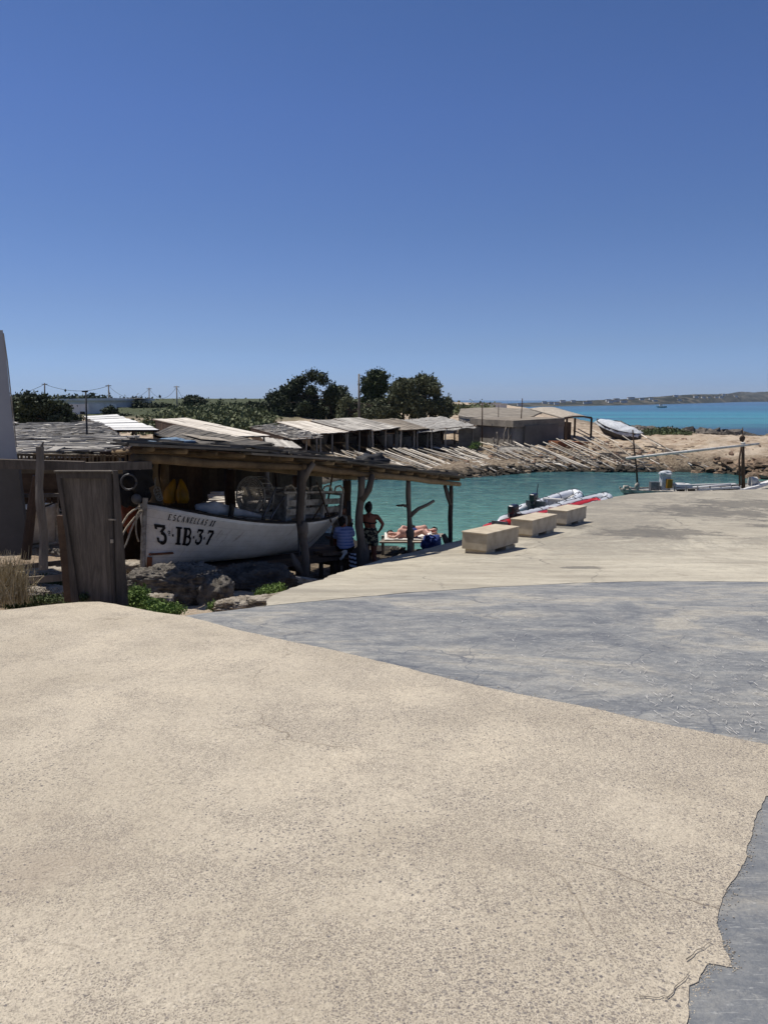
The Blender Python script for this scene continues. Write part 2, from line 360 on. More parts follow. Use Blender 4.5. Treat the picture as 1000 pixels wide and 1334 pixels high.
wood('log', [(.2, C(66, 52, 38)), (.5, C(118, 98, 72)), (.8, C(152, 132, 102))], (2, 2, 2))
wood('door_wood', [(.3, C(60, 54, 49)), (.5, C(86, 78, 70)), (.75, C(118, 108, 98))], (8, 8, 1.1), .5, .75, 1.15)
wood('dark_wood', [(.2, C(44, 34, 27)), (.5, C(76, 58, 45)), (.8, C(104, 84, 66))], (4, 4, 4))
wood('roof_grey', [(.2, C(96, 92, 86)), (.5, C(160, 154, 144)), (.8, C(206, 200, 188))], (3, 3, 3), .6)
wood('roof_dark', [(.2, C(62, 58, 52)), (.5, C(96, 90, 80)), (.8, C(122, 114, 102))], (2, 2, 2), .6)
wood('roof_pale', [(.2, C(160, 150, 136)), (.5, C(206, 196, 180)), (.8, C(228, 220, 206))], (2, 2, 2), .6, .8, 1.1)
wood('roof_white', [(.2, C(186, 184, 178)), (.5, C(222, 220, 214)), (.8, C(236, 234, 230))], (2, 2, 2), .3, .9, 1.05)
wood('roof_brown', [(.2, C(80, 72, 62)), (.5, C(128, 118, 104)), (.8, C(160, 150, 134))], (3, 3, 3), .6)

def leafmat(name, c1, c2, trans=.15):
    t = NT(name); a = t.attr('rnd'); c = t.mix(a, c1, c2); n = t.noise(.5, 3)
    c = t.mix(t.rng(n, .4, .6, 0, .5), c, tuple(x * .6 for x in c1[:3]) + (1,))
    t.col(c); t.b.inputs['Roughness'].default_value = .7; M[name] = t.m
leafmat('leaf_dark', C(40, 50, 32), C(78, 88, 56)); leafmat('leaf_olive', C(78, 84, 58), C(112, 114, 80))
leafmat('leaf_mid', C(58, 70, 40), C(92, 102, 60)); leafmat('leaf_scrub', C(78, 88, 56), C(116, 120, 78))
leafmat('leaf_fresh', C(70, 96, 44), C(124, 146, 72)); leafmat('dry_grass', C(150, 134, 100), C(198, 184, 148))

# hull paint with plank seams and rust weeps
t = NT('hull_paint')
uv = t.n('ShaderNodeUVMap').outputs[0]; su = t.n('ShaderNodeSeparateXYZ'); t.l(uv, su.inputs[0])
q = t.math('FRACT', t.math('MULTIPLY', su.outputs[1], 8)); line = t.rng(t.math('ABSOLUTE', t.math('SUBTRACT', q, .5)), .0, .045, .38, 0)
c = t.mix(t.rng(t.noise(5, 6, .65), .35, .7), C(238, 234, 224), C(220, 214, 200))
c = t.mix(t.math('MULTIPLY', line, t.rng(t.noise(2.5, 3), .35, .5)), c, C(120, 108, 94))
vst = t.noise(1, 6, .6, t.map((7.5, 1, 1), uv)); 
stv = t.n('ShaderNodeCombineXYZ'); t.l(t.math('MULTIPLY', su.outputs[0], 46), stv.inputs[0]); t.l(t.math('MULTIPLY', su.outputs[1], 2.2), stv.inputs[1])
weep = t.noise(1, 4, .6, stv.outputs[0])
c = t.mix(t.math('MULTIPLY', t.rng(weep, .6, .74), .6), c, C(132, 100, 72))
c = t.mix(t.rng(su.outputs[1], .16, .0, 0, .55), c, C(120, 108, 92))
t.col(c); t.b.inputs['Roughness'].default_value = .5; t.bump(t.math('ADD', line, t.noise(20, 3)), -.25, .01); M['hull'] = t.m

# rubble wall
t = NT('rubble_stone')
vo = t.vor(3.2, vec=t.map((1, 1, 1.7))); ed = t.vor(3.2, 'DISTANCE_TO_EDGE', vec=t.map((1, 1, 1.7)))
sep = t.n('ShaderNodeSeparateColor'); t.l(vo.outputs['Color'], sep.inputs[0])
c = t.ramp(sep.outputs[0], [(0, C(140, 132, 122)), (.5, C(176, 168, 156)), (1, C(200, 190, 174))])
c = t.mix(t.rng(ed.outputs['Distance'], .0, .08, .8, 0), c, C(84, 78, 70)); c = t.mix(t.rng(t.noise(9, 5), .5, .7, 0, .5), c, C(92, 86, 78))
t.col(c); t.bump(t.rng(ed.outputs['Distance'], 0, .15), .8, .05); M['rubble'] = t.m
# ------------------------------------------------------------------ ground, water, paving
def inpoly(X, Y, poly):
    X = np.asarray(X, float); Y = np.asarray(Y, float); ins = np.zeros(X.shape, bool); n = len(poly)
    for i in range(n):
        x1, y1 = poly[i]; x2, y2 = poly[(i + 1) % n]
        c = ((y1 > Y) != (y2 > Y)); xx = (x2 - x1) * (Y - y1) / ((y2 - y1) if y2 != y1 else 1e-9) + x1
        ins ^= c & (X < xx)
    return ins
def distpoly(X, Y, poly):
    X = np.asarray(X, float); Y = np.asarray(Y, float); d = np.full(X.shape, 1e9); n = len(poly)
    for i in range(n):
        x1, y1 = poly[i]; x2, y2 = poly[(i + 1) % n]; dx, dy = x2 - x1, y2 - y1
        t = np.clip(((X - x1) * dx + (Y - y1) * dy) / (dx * dx + dy * dy + 1e-12), 0, 1)
        d = np.minimum(d, np.hypot(X - x1 - t * dx, Y - y1 - t * dy))
    return d
def hit(px, py): g = G(px, py, H); return (g.x, g.y)
TOPB = [(240, 801), (262, 798), (290, 795), (330, 790), (365, 786), (400, 783), (450, 778.5), (500, 774), (550, 770), (600, 766.5), (650, 763.5), (700, 761), (760, 758.5), (820, 757), (880, 756.3), (940, 756.5), (1000, 757.5)]
NEARB = [(240, 801), (300, 817), (360, 831), (420, 843), (480, 857), (540, 872), (600, 886), (660, 899), (720, 911), (780, 923), (840, 937), (900, 949), (950, 959), (1000, 968)]
RB = [(995, 1035), (985, 1060), (979.5, 1080), (971, 1108), (972, 1112), (963, 1131), (952, 1147), (942, 1171), (930, 1200), (938.5, 1217), (940, 1230), (950, 1244), (953, 1257), (921, 1252), (916, 1263), (909, 1276), (898.5, 1282), (893, 1305), (895, 1320), (889, 1334)]
CREST = [(-60, 797), (0, 794.5), (40, 790), (75, 786), (105, 783.5), (130, 783), (150, 786), (170, 790), (200, 796), (222, 799)]
topb = [hit(*p) for p in TOPB]; nearb = [hit(*p) for p in NEARB]; rb = [hit(*p) for p in RB]; crest = [hit(*p) for p in CREST]
rx, ry = nearb[-1]; qx, qy = rb[0]
tip = (qx + .55, qy - .02 + .12)
SLAB = [(x, y - .03) for x, y in crest[::1]]
slab_poly = [(-14, crest[0][1] - .2)] + [(x, y - .05) for x, y in crest] + topb + [(topb[-1][0] + 14, topb[-1][1] - .7), (26, 8), (14, -4), (-14, -4)]
apron_poly = [(-14, crest[0][1] - .1)] + crest + nearb[0:] + [((rx + tip[0]) / 2 + .12, (ry + tip[1]) / 2), tip] + rb + [(rb[-1][0] - .05, rb[-1][1] - .25), (rb[-1][0] - .3, -4), (-14, -4)]
DLE = [(345, 789), (352, 777), (376, 767), (394, 760), (420, 754.5), (430, 749), (460, 740), (494, 729), (527, 721), (560, 713), (598, 703.5), (660, 686), (725, 667), (790, 648.5), (820, 643.5), (860, 641), (920, 639), (1000, 637)]
dle = [hit(*p) for p in DLE]
dock_poly = dle + [(24, dle[-1][1] + 1.0), (60, dle[-1][1] + 4), (60, 8)] + [(topb[-1][0] + 14, topb[-1][1] - .7)] + topb[::-1][:-3]
def sheet(name, poly, mat, dz, step, jag, skirt, fine=None, bump=.006):
    out = []
    n = len(poly)
    for i in range(n):
        a = Vector(poly[i]).to_2d() if len(poly[i]) > 2 else Vector(poly[i]); b = Vector(poly[(i + 1) % n])
        L = (b - a).length; mid = (a + b) / 2
        near = abs(mid.x) < mid.y * .7 + 1 and mid.y > 1
        k = max(1, int(L / (jag[0] if near else 2.0)))
        nrm = Vector((-(b - a).y, (b - a).x)).normalized() if L > 1e-6 else Vector((0, 0))
        for j in range(k):
            p = a.lerp(b, j / k)
            if near and jag[1]: p = p + nrm * (jag[1] * (noise.noise(Vector((p.x * 5, p.y * 5, 1))) + .6 * noise.noise(Vector((p.x * 21, p.y * 21, 4)))))
            out.append(p)
    xs = [p.x for p in out]; ys = [p.y for p in out]
    gx, gy = [], []
    y = min(ys)
    while y < max(ys):
        st = max(step, abs(y) * .035 if y > 0 else 1.0)
        for x in np.arange(min(xs), max(xs), st * (1 if abs(y) < 12 else 1)):
            if abs(x) < abs(y) * .8 + 4: gx.append(x + random.uniform(-.2, .2) * st); gy.append(y + random.uniform(-.2, .2) * st)
        y += st
    gx = np.array(gx); gy = np.array(gy); pl = [(p.x, p.y) for p in out]
    ok = inpoly(gx, gy, pl) & (distpoly(gx, gy, pl) > step * .3)
    pts = out + [Vector((a, b)) for a, b in zip(gx[ok], gy[ok])]
    nb = len(out)
    r = geometry.delaunay_2d_cdt(pts, [(i, (i + 1) % nb) for i in range(nb)], [], 1, 1e-5)
    vs = [(v.x, v.y, H(v.x, v.y) + dz + bump * noise.noise(Vector((v.x * 1.3, v.y * 1.3, 0)))) for v in r[0]]
    fs = [tuple(f) for f in r[2]]
    # skirt
    cnt = {}
    for f in fs:
        for i in range(len(f)):
            e = (f[i], f[(i + 1) % len(f)]); cnt[tuple(sorted(e))] = cnt.get(tuple(sorted(e)), 0) + 1
    low = {}
    nf = []
    for (a, b), c in cnt.items():
        if c == 1:
            for q in (a, b):
                if q not in low: low[q] = len(vs); vs.append(vs[q]); vs.append((vs[q][0], vs[q][1], vs[q][2] - skirt))
            nf.append((low[a], low[b], low[b] + 1, low[a] + 1))
    mb = MB(); mb.v = vs; mb.f = fs + nf; mb.r = [.5] * len(mb.f)
    o = part(name, mb, mat, kind='structure'); o.data.polygons.foreach_set('use_smooth', [i < len(fs) for i in range(len(fs) + len(nf))]); return o
sheet('pavement', slab_poly, M['blue'], -.010, .30, (.25, 0), .3)
sheet('concrete_apron', apron_poly, M['sandy'], -.006, .22, (.018, .011), .02)
sheet('dock', dock_poly, M['dock'], -.006, .45, (.12, .03), 1.6)

INLET = [(-2.6, 44.3), (-4.0, 40), (-4.3, 34), (-3.4, 28.5), (-1, 25.6), (1.2, 23.2), (3.2, 19.6), (6, 22.8), (11, 31.5), (18.5, 34.4), (40, 36), (90, 36), (90, 47), (40, 44.2), (30, 44.2), (22.6, 44.6), (21.6, 48.5), (18.5, 49.8), (16, 49.2), (12.5, 49.6), (9.9, 49.4), (7, 47), (4.5, 45.6), (1, 44.8)]
SEA = [(85, 30), (85, 78), (60, 80), (50, 79), (42, 81), (38, 88), (36, 95), (37, 112), (44, 170), (62, 300), (84, 500), (84, 6000), (6000, 6000), (6000, 30)]
def rough(x, y):
    v = Vector((x * .33, y * .33, 0)); a = noise.fractal(v, .8, 2.1, 5); b = abs(noise.noise(Vector((x * .9, y * .9, 3)))) ; return a, b
def terrain(X, Y):
    X = np.asarray(X, float); Y = np.asarray(Y, float)
    sh = np.interp(Y, [-20, 8, 9, 11, 12.7, 14.3, 16, 17.3, 19, 22, 25, 30, 44, 52, 60, 75, 95, 140, 300, 900], [2.2, 2.15, 1.95, 1.7, 1.55, 1.28, .9, .58, .42, .25, .1, .3, .35, .55, .78, 1.2, 2.0, 3.2, 3.4, 4.0])
    lf = np.interp(Y, [-20, 8.6, 12, 20, 30, 44, 60, 75, 95, 125, 300, 900], [2.2, 2.2, 1.95, 1.6, 1.4, 1.3, 1.6, 2.4, 3.5, 4.5, 4.6, 6.0])
    rt = np.interp(Y, [-20, 10, 40, 48, 54, 62, 80, 100, 300, 900], [.5, .3, .4, .8, 1.25, 1.45, 1.35, 1.3, 2.0, 3.0])
    wl = 1 / (1 + np.exp((X + 5.2) / .5)); wl = np.where(Y > 30, 1 / (1 + np.exp((X + 7) / 2.0)), wl)
    wr = 1 / (1 + np.exp(-(X - 9) / 1.5)); wr = np.where(Y > 100, 1 / (1 + np.exp(-(X - 14 - (Y - 100) * .06) / 5)), wr)
    z = sh * (1 - wl) * (1 - wr) + lf * wl + rt * wr * (1 - wl)
    z = np.where((X > 20) & (Y > 44) & (Y < 75), z + .35 * np.exp(-((Y - 52) / 7.) ** 2) * np.clip((X - 20) / 3, 0, 1), z)
    for poly, sc in ((INLET, 2.2), (SEA, 6.0)):
        ins = inpoly(X, Y, poly); d = distpoly(X, Y, poly)
        f = 1 - np.exp(-d / (sc if sc > 3 else np.where(X > 19, .9, sc)))
        z = np.where(ins, -1.6 * (1 - np.exp(-d / 2.0)) - .03, z * f)
    return z
cover = [(x, y) for x, y in slab_poly]
def Tz(x, y):
    return float(terrain(np.array([x]), np.array([y]))[0])
def build_ground():
    ys = list(np.arange(2, 7, .5)) + list(np.arange(7, 20, .18)) + list(np.arange(20, 42, .8)) + list(np.arange(42, 62, .17)) + list(np.arange(62, 110, .6)) + list(np.geomspace(110, 1000, 70))
    ts = np.concatenate([np.linspace(-1.3, -.62, 50, False), np.linspace(-.62, .62, 420, False), np.linspace(.62, 1.3, 50)])
    YY = np.repeat(np.array(ys)[:, None], len(ts), 1); XX = YY * ts[None, :]
    Z = terrain(XX, YY)
    dI = np.minimum(distpoly(XX, YY, INLET), distpoly(XX, YY, SEA))
    land = ~(inpoly(XX, YY, INLET) | inpoly(XX, YY, SEA))
    N = np.zeros_like(Z)
    for i in range(XX.shape[0]):
        for j in range(XX.shape[1]):
            x, y = XX[i, j], YY[i, j]
            if y > 42:
                a = noise.fractal(Vector((x * .35, y * .35, 0)), .9, 2.1, 5); b = noise.noise(Vector((x * .12, y * .12, 5)))
                c = max(0, noise.noise(Vector((x * 1.3, y * 1.6, 9))))
                N[i, j] = .17 * a + .22 * b + .22 * c
            else: N[i, j] = .06 * noise.fractal(Vector((x * 1.1, y * 1.1, 0)), .9, 2.1, 4)
    rocky = np.where(land, np.where(YY < 62, 1.0, .8) * np.clip(dI / 1.0, .25, 1), .3)
    rocky = np.where((YY > 110), rocky * 1.5, rocky)
    Z = Z + N * rocky
    cut = np.full_like(Z, 9.0)
    for pl in (slab_poly, dock_poly, apron_poly):
        cov = inpoly(XX, YY, pl)
        Hs = np.interp(YY, _hx, _hy) - .34
        cut = np.where(cov, np.minimum(cut, Hs), cut)
    Z = np.minimum(Z, cut)
    n, m = Z.shape
    v = np.stack([XX, YY, Z], -1).reshape(-1, 3)
    idx = np.arange(n * m).reshape(n, m)
    f = np.stack([idx[:-1, :-1], idx[:-1, 1:], idx[1:, 1:], idx[1:, :-1]], -1).reshape(-1, 4)
    me = bpy.data.meshes.new('ground'); me.vertices.add(len(v)); me.vertices.foreach_set('co', v.ravel())
    me.loops.add(f.size); me.loops.foreach_set('vertex_index', f.ravel()); me.polygons.add(len(f))
    me.polygons.foreach_set('loop_start', np.arange(len(f)) * 4); me.polygons.foreach_set('loop_total', np.full(len(f), 4))
    me.polygons.foreach_set('use_smooth', [True] * len(f)); me.update(); me.validate(); me.materials.append(M['rocky'])
    o = bpy.data.objects.new('ground', me); link(o); meta(o, kind='structure'); return o
build_ground()
mb = MB(); w = 9000; mb.add([(-w, 12, 0), (w, 12, 0), (w, w, 0), (-w, w, 0)], [(0, 1, 2, 3)], .5)
part('sea', mb, M['water'], kind='structure')
mb = MB(); w = 9000; mb.add([(-w, -300, -4), (w, -300, -4), (w, w, -4), (-w, w, -4)], [(0, 1, 2, 3)], .5)
part('seabed', mb, M['dark_rock'], kind='structure')

# far headland across the bay, with its scattered white houses
HB = [(560, 533, 470, 527), (650, 531, 500, 526.5), (700, 530, 560, 524), (750, 529.2, 620, 522.5), (800, 528.2, 720, 520.5), (850, 527, 880, 517), (900, 525.6, 1150, 514), (950, 524.2, 1600, 512.5), (965, 523.6, 1900, 511), (1000, 523.3, 2100, 510.3), (1050, 523.2, 2300, 510.5), (1150, 523.0, 2500, 513), (1300, 522.8, 2700, 518)]
hp = np.array(HB, float)
def head(px):
    by = np.interp(px, hp[:, 0], hp[:, 1]); ty = np.interp(px, hp[:, 0], hp[:, 3]); D = np.interp(px, hp[:, 0], hp[:, 2]); D = 4.6 * F / (by - 521.0); return D, ty
mb = MB(); rows = 16; cols = 400; vs = []
def headpoint(px, k):
    D, ty = head(px); b = P(px, 521 + 4.6 * F / D, D); D2 = D * 1.28; top = P(px, ty, D2)
    cl = sm(955, 970, px); f = k ** (1.0 * (1 - cl) + .55 * cl)
    x = b.x + (top.x - b.x) * k; y = b.y + (top.y - b.y) * k; z = -.5 + (top.z + .5) * f
    s = top.z
    z += s * .16 * noise.fractal(Vector((x * 9 / D2, y * 9 / D2, 0)) * 3, .8, 2, 4) * min(1, k * 3)
    return (x, y, z)
for i in range(cols):
    px = 560 + (1300 - 560) * i / (cols - 1)
    for j in range(rows): vs.append(headpoint(px, j / (rows - 1)))
mb.add(vs, [(i * rows + j, (i + 1) * rows + j, (i + 1) * rows + j + 1, i * rows + j + 1) for i in range(cols - 1) for j in range(rows - 1)], .5)
t = NT('headland'); n = t.noise(.03, 8, .7); sx = t.n('ShaderNodeSeparateXYZ'); t.l(t.co, sx.inputs[0])
c = t.ramp(n, [(.36, C(32, 40, 38)), (.5, C(48, 54, 50)), (.6, C(104, 98, 88)), (.7, C(66, 70, 62))])
c = t.mix(t.rng(t.math('ADD', sx.outputs[2], t.math('MULTIPLY', n, 8)), 4, 1.5, 0, .7), c, C(150, 140, 124)); t.col(c); t.bump(n, .8, 6)
part('headland', mb, t.m, kind='structure', smooth=True)
def house(name, label, group, pos, w, d, h, mat):
    o = thing(name, label, 'house', pos, group); m = MB(); m.box(Vector(pos) + Vector((0, 0, h / 2)), (w, d, h), r=.5); part('wall', m, mat, o)
    m = MB(); m.box(Vector(pos) + Vector((0, 0, h + .1)), (w + .4, d + .4, .3), r=.5); part('roof', m, M['pale_rock'], o); return o
for k in range(34):
    px = random.choice([random.uniform(655, 860), random.uniform(790, 960)]); kk = random.uniform(.35, .8); D, ty = head(px)
    x, y, z = headpoint(px, kk); s = random.uniform(.6, 1.0) * D / 1000 * 2.0 + .8
    house('distant_house', 'tiny white flat roofed house far off on the headland across the bay', 'white houses dotted over the far headland', (x, y, z - .8), s * 2.2, s * 1.6, s * .9 + 1.0, M['far_white'])
# ------------------------------------------------------------------ boats
def hull_fn(L, W, bow, mid, stern, rake=1.1):
    def zs(s): return mid + (bow - mid) * (1 - s / .55) ** 2 if s < .55 else mid + (stern - mid) * ((s - .55) / .45) ** 2
    def p(s, q, side=-1, out=0.0):
        x0 = .06 * (1 - q); x1 = L - rake * (1 - q) ** 1.5
        f = max(0, (1 - abs(2 * s ** .82 - 1) ** 2.3)) ** .72
        e = .42 + .55 * abs(2 * s - 1) ** 1.5
        x = x0 + s * (x1 - x0); y = (W * f * (q ** e) + out + .03) * side
        return Vector((x, y, zs(s) * q))
    return p, zs
def make_boat(name, label, group=None, L=5.8, W=.95, bow=1.08, mid=.74, stern=.86, mat='hull', trim='dark_paint', rows=12, cols=40, cat='boat', band=None):
    o = thing(name, label, cat, (0, 0, 0), group); p, zs = hull_fn(L, W, bow, mid, stern)
    bm = MB(); vs = []; uvs = []
    for i in range(cols + 1):
        s = i / cols
        ring = [(q, -1) for q in [1 - j / rows for j in range(rows)]] + [(0.0, -1)] + [(j / rows, 1) for j in range(1, rows + 1)]
        for q, sd in ring: vs.append(p(s, q, sd)); uvs.append((s, q))
    m = 2 * rows + 1
    bm.add(vs, [(i * m + k, (i + 1) * m + k, (i + 1) * m + k + 1, i * m + k + 1) for i in range(cols) for k in range(m - 1)] + [tuple(range(m)), tuple(cols * m + k for k in range(m))], .5)
    ho = part('hull', bm, M[mat], o, smooth=True)
    ul = ho.data.uv_layers.new(name='UVMap')
    for lp in ho.data.loops: ul.data[lp.index].uv = uvs[lp.vertex_index]
    so = ho.modifiers.new('t', 'SOLIDIFY'); so.thickness = .03; so.offset = -1 if False else 1
    so.thickness = .025
    g = MB()
    for sd in (-1, 1): g.tube([p(i / 30, 1, sd, .015) + Vector((0, 0, .012)) for i in range(31)], [(.035, .022)] * 31, 6, .4)
    part('gunwale', g, M[trim], o, smooth=True)
    g = MB()
    for sd in (-1, 1): g.tube([p(i / 30, .86, sd, .01) for i in range(31)], .014, 5, .4)
    part('rubbing_strake', g, M[mat] if band is None else M[band], o, smooth=True)
    g = MB(); g.tube([Vector((-.03, 0, bow + .10)), Vector((-.03, 0, bow * .55)), Vector((-.01, 0, .0)), Vector((.4, 0, -.06)), Vector((L - rake_(1.1) - .2, 0, -.06)), Vector((L - 1.1, 0, 0)), Vector((L - .35, 0, stern * .5)), Vector((L + .03, 0, stern + .1))], .045, 6, .5)
    part('keel_and_stem', g, M['worn_white'], o)
    d = MB(); n = 20; vs = []
    for i in range(n + 1):
        s = .02 + .96 * i / n
        for sd in (-1, 1): v = p(s, .8, sd, -.05); vs.append(v)
    d.add(vs, [(2 * i, 2 * i + 1, 2 * i + 3, 2 * i + 2) for i in range(n)], .3)
    part('deck', d, M['worn_white'], o)
    return o, p, zs
def rake_(x): return x
# glyphs as brush strokes: (points, widths)
def arc(cx, cy, rx, ry, a0, a1, n=12): return [(cx + rx * math.cos(R(a0 + (a1 - a0) * i / n)), cy + ry * math.sin(R(a0 + (a1 - a0) * i / n))) for i in range(n + 1)]
GL = {
 '3': [([(.06, .93), (.60, .93)], .14), ([(.10, .98), (.06, .74)], .10), ([(.58, .90), (.28, .58)], .12), (arc(.30, .30, .26, .28, 95, -120), .17), ([(.16, .06), (.05, .10), (.05, .30)], .12)],
 'I': [([(.22, .06), (.22, .94)], .22), ([(.0, .05), (.44, .05)], .09), ([(.0, .95), (.44, .95)], .09)],
 'B': [([(.16, .06), (.16, .94)], .20), ([(.0, .05), (.40, .05)], .09), ([(.0, .95), (.38, .95)], .09), (arc(.36, .73, .18, .22, 90, -90), .12), (arc(.38, .28, .24, .24, 90, -90), .14), ([(.2, .51), (.40, .51)], .08)],
 '7': [([(.02, .92), (.58, .92)], .15), ([(.06, .98), (.04, .74)], .09), ([(.56, .90), (.36, .50), (.22, .04)], .19), ([(.10, .04), (.36, .04)], .09)],
 '.': [([(.04, .5), (.15, .5)], .12)], 'a': [(arc(.10, .80, .075, .09, 0, 360), .04), ([(.18, .9), (.19, .7)], .04), ([(.02, .62), (.2, .62)], .035)],
 'E': [([(.12, .0), (.12, 1)], .14), ([(0, .03), (.55, .03), (.58, .2)], .07), ([(0, .97), (.52, .97), (.55, .82)], .07), ([(.12, .5), (.42, .5)], .07)],
 'S': [(arc(.3, .74, .22, .23, 30, 270), .12), (arc(.3, .27, .22, .24, 90, -150), .12)],
 'C': [(arc(.38, .5, .32, .47, 45, 315), .13)], 'A': [([(.08, .0), (.34, 1)], .07), ([(.34, 1), (.60, .0)], .15), ([(.18, .33), (.5, .33)], .06), ([(0, .02), (.18, .02)], .06), ([(.48, .02), (.72, .02)], .06)],
 'N': [([(.1, 0), (.1, 1)], .08), ([(.1, 1), (.55, 0)], .15), ([(.55, 0), (.55, 1)], .08)], 'L': [([(.12, .0), (.12, 1)], .14), ([(0, .03), (.5, .03), (.54, .22)], .07), ([(0, .97), (.26, .97)], .06)]}
ADV = {'3': .68, 'I': .52, 'B': .72, '7': .62, '.': .26, 'a': .26, 'E': .72, 'S': .66, 'C': .78, 'A': .84, 'N': .76, 'L': .68, ' ': .45}
def lettering(mb, text, fn, size, slant=0, gap=.08, scales=None, xsq=1, bold=1):
    u = 0
    for ci, ch in enumerate(text):
        k = scales[ci] if scales else 1
        for pts, w in GL.get(ch, []):
            w *= bold
            q = []
            for i in range(len(pts) - 1):
                a, b = pts[i], pts[i + 1]; m = 1 if len(pts) > 6 else 4
                for j in range(m): q.append((a[0] + (b[0] - a[0]) * j / m, a[1] + (b[1] - a[1]) * j / m))
            q.append(pts[-1]); L_, R_ = [], []
            for i, c in enumerate(q):
                a = q[max(i - 1, 0)]; b = q[min(i + 1, len(q) - 1)]; dx, dy = b[0] - a[0], b[1] - a[1]; l = math.hypot(dx, dy) or 1
                nx, ny = -dy / l * w / 2, dx / l * w / 2
                for sgn, arr in ((1, L_), (-1, R_)):
                    x, y = (c[0] + nx * sgn) * k, (c[1] + ny * sgn) * k + (.14 if k < 1 and ch != '.' and ch != 'a' else 0)
                    arr.append(fn((u + (x + y * slant) * xsq) * size, y * size))
            n = len(q); mb.add(L_ + R_, [(i, i + 1, n + i + 1, n + i) for i in range(n - 1)], .5)
        u += (ADV[ch] * k + gap) * xsq
    return u * size

# ------------------------------------------------------------------ the boat shed by the dock
def PL(t, off=0, z=0): return Vector((-1.53 + .5 * t - .866 * off, 14.3 + .866 * t + .5 * off, z))
def zb(t): return interp([-5, -4.18, 0, 2.1, 4.2, 6.7, 7.5], [3.9, 3.83, 3.38, 3.07, 2.78, 2.42, 2.32], t)
def crooked(a, b, r0, r1, wig, n=12, seed=0):
    a, b = Vector(a), Vector(b); pts, rr = [], []
    for i in range(n + 1):
        f = i / n; k = math.sin(math.pi * f)
        pts.append(a.lerp(b, f) + Vector((noise.noise(Vector((f * 2.3, seed, 0))), noise.noise(Vector((f * 2.3, seed, 9))), 0)) * wig * 2 * (.3 + k))
        rr.append((r0 + (r1 - r0) * f) * (1 + .22 * noise.noise(Vector((f * 5, seed, 4)))))
    return pts, rr
shed = thing('boat_shed', 'open timber boat shed roofed with brushwood beside the dock, standing over the white numbered boat', 'boat shed', PL(0, 1.6, 1.3), None)
for i, (t_, r) in enumerate(((0, .078), (2.1, .088), (4.2, .062), (6.55, .06))):
    p0 = PL(t_, 0); p0.z = Tz(p0.x, p0.y) - .2; p1 = PL(t_, 0, zb(t_) - .06); m = MB()
    pts, rr = crooked(p0, p1, r * 1.15, r * .9, .05, 14, i * 3.1 + 1); m.tube(pts, rr, 10, wob=.05)
    if i == 0:
        m.tube([p1 + Vector((.0, 0, -.25)), p1 + Vector((.12, 0, -.02)), p1 + Vector((.22, .02, .12))], [.07, .06, .05], 8)
        m.tube([p0 + Vector((.02, -.04, .3)), p0 + Vector((-.14, -.1, .55)), p0 + Vector((-.2, -.12, .72))], [.08, .07, .03], 8)
        m.ell(pts[7] + Vector((.05, -.03, 0)), .1, .1, .16, wob=.4)
    if i == 1:
        m.tube([p1 + Vector((0, 0, -.5)), p1 + Vector((.16, .03, -.28)), p1 + Vector((.24, .05, .04))], [.09, .075, .06], 8)
        m.ell(pts[4], .16, .14, .35, wob=.5, seed=4)
    if i == 2:
        q = pts[10]; m.tube([q - Vector((0, 0, .12)), q + Vector((.22, .05, .06)), q + Vector((.42, .1, .14)), q + Vector((.6, .15, .24))], [.06, .045, .04, .035], 7)
        m.tube([q + Vector((0, 0, .12)), q + Vector((-.14, 0, .15)), q + Vector((-.3, -.05, .15))], [.045, .035, .02], 6); m.ell(pts[7], .1, .1, .17, wob=.4, seed=8)
    if i == 3: q = pts[5]; m.tube([q - Vector((-.02, 0, .12)), q + Vector((-.1, 0, .1)), q + Vector((-.18, 0, .28))], [.09, .085, .06], 7); q = pts[12]; m.tube([q - Vector((0, 0, .15)), q + Vector((-.08, 0, .06)), p1 + Vector((-.16, 0, .02))], [.06, .06, .05], 7)
    part('post', m, M['shaded_driftwood'], shed, smooth=True)
for i, t_ in enumerate((-1.6, -.5, 1.4, 3.9, 6.2)):
    p0 = PL(t_, 3.0 if i else 2.2); p0.z = Tz(p0.x, p0.y) - .2; p1 = Vector((p0.x, p0.y, zb(t_) - .1)); m = MB()
    pts, rr = crooked(p0, p1, .13 if i != 1 else .08, .12 if i != 1 else .08, .04, 10, i * 2.2 + 20); m.tube(pts, rr, 9, wob=.05); part('post', m, M['log'] if i < 2 else M['dark_wood'], shed, smooth=True)
for off, a, b, r in ((0, -4.0, 7.0, .068), (3.0, -1.5, 6.6, .075)):
    m = MB(); segs = ((a, .15), (-.05, 2.6), (2.4, b))
    for k, (u0, u1) in enumerate(segs):
        pts = [PL(u0 + (u1 - u0) * i / 8, off - .02 * k, zb(u0 + (u1 - u0) * i / 8) - .03 + .015 * k) + Vector((0, 0, .03 * noise.noise(Vector((i * .5, k, off))))) for i in range(9)]
        m.tube(pts, [r * (1.1 - .25 * i / 8) for i in range(9)], 10, wob=.04)
    part('beam', m, M['log'], shed, smooth=True)
for i in range(17):
    t_ = -3.8 + 10.5 * i / 16; m = MB(); j = random.uniform(-.1, .1)
    oe = min(3.5, (t_ + 4.1) / .75); m.tube([PL(t_, -.18, zb(t_) + .12), PL(t_ + j, oe * .5, zb(t_) + .1), PL(t_ + j, oe, zb(t_) + .06)], [.038, .05, .04], 7, wob=.08); part('rafter', m, M['log'], shed, smooth=True)
m = MB()
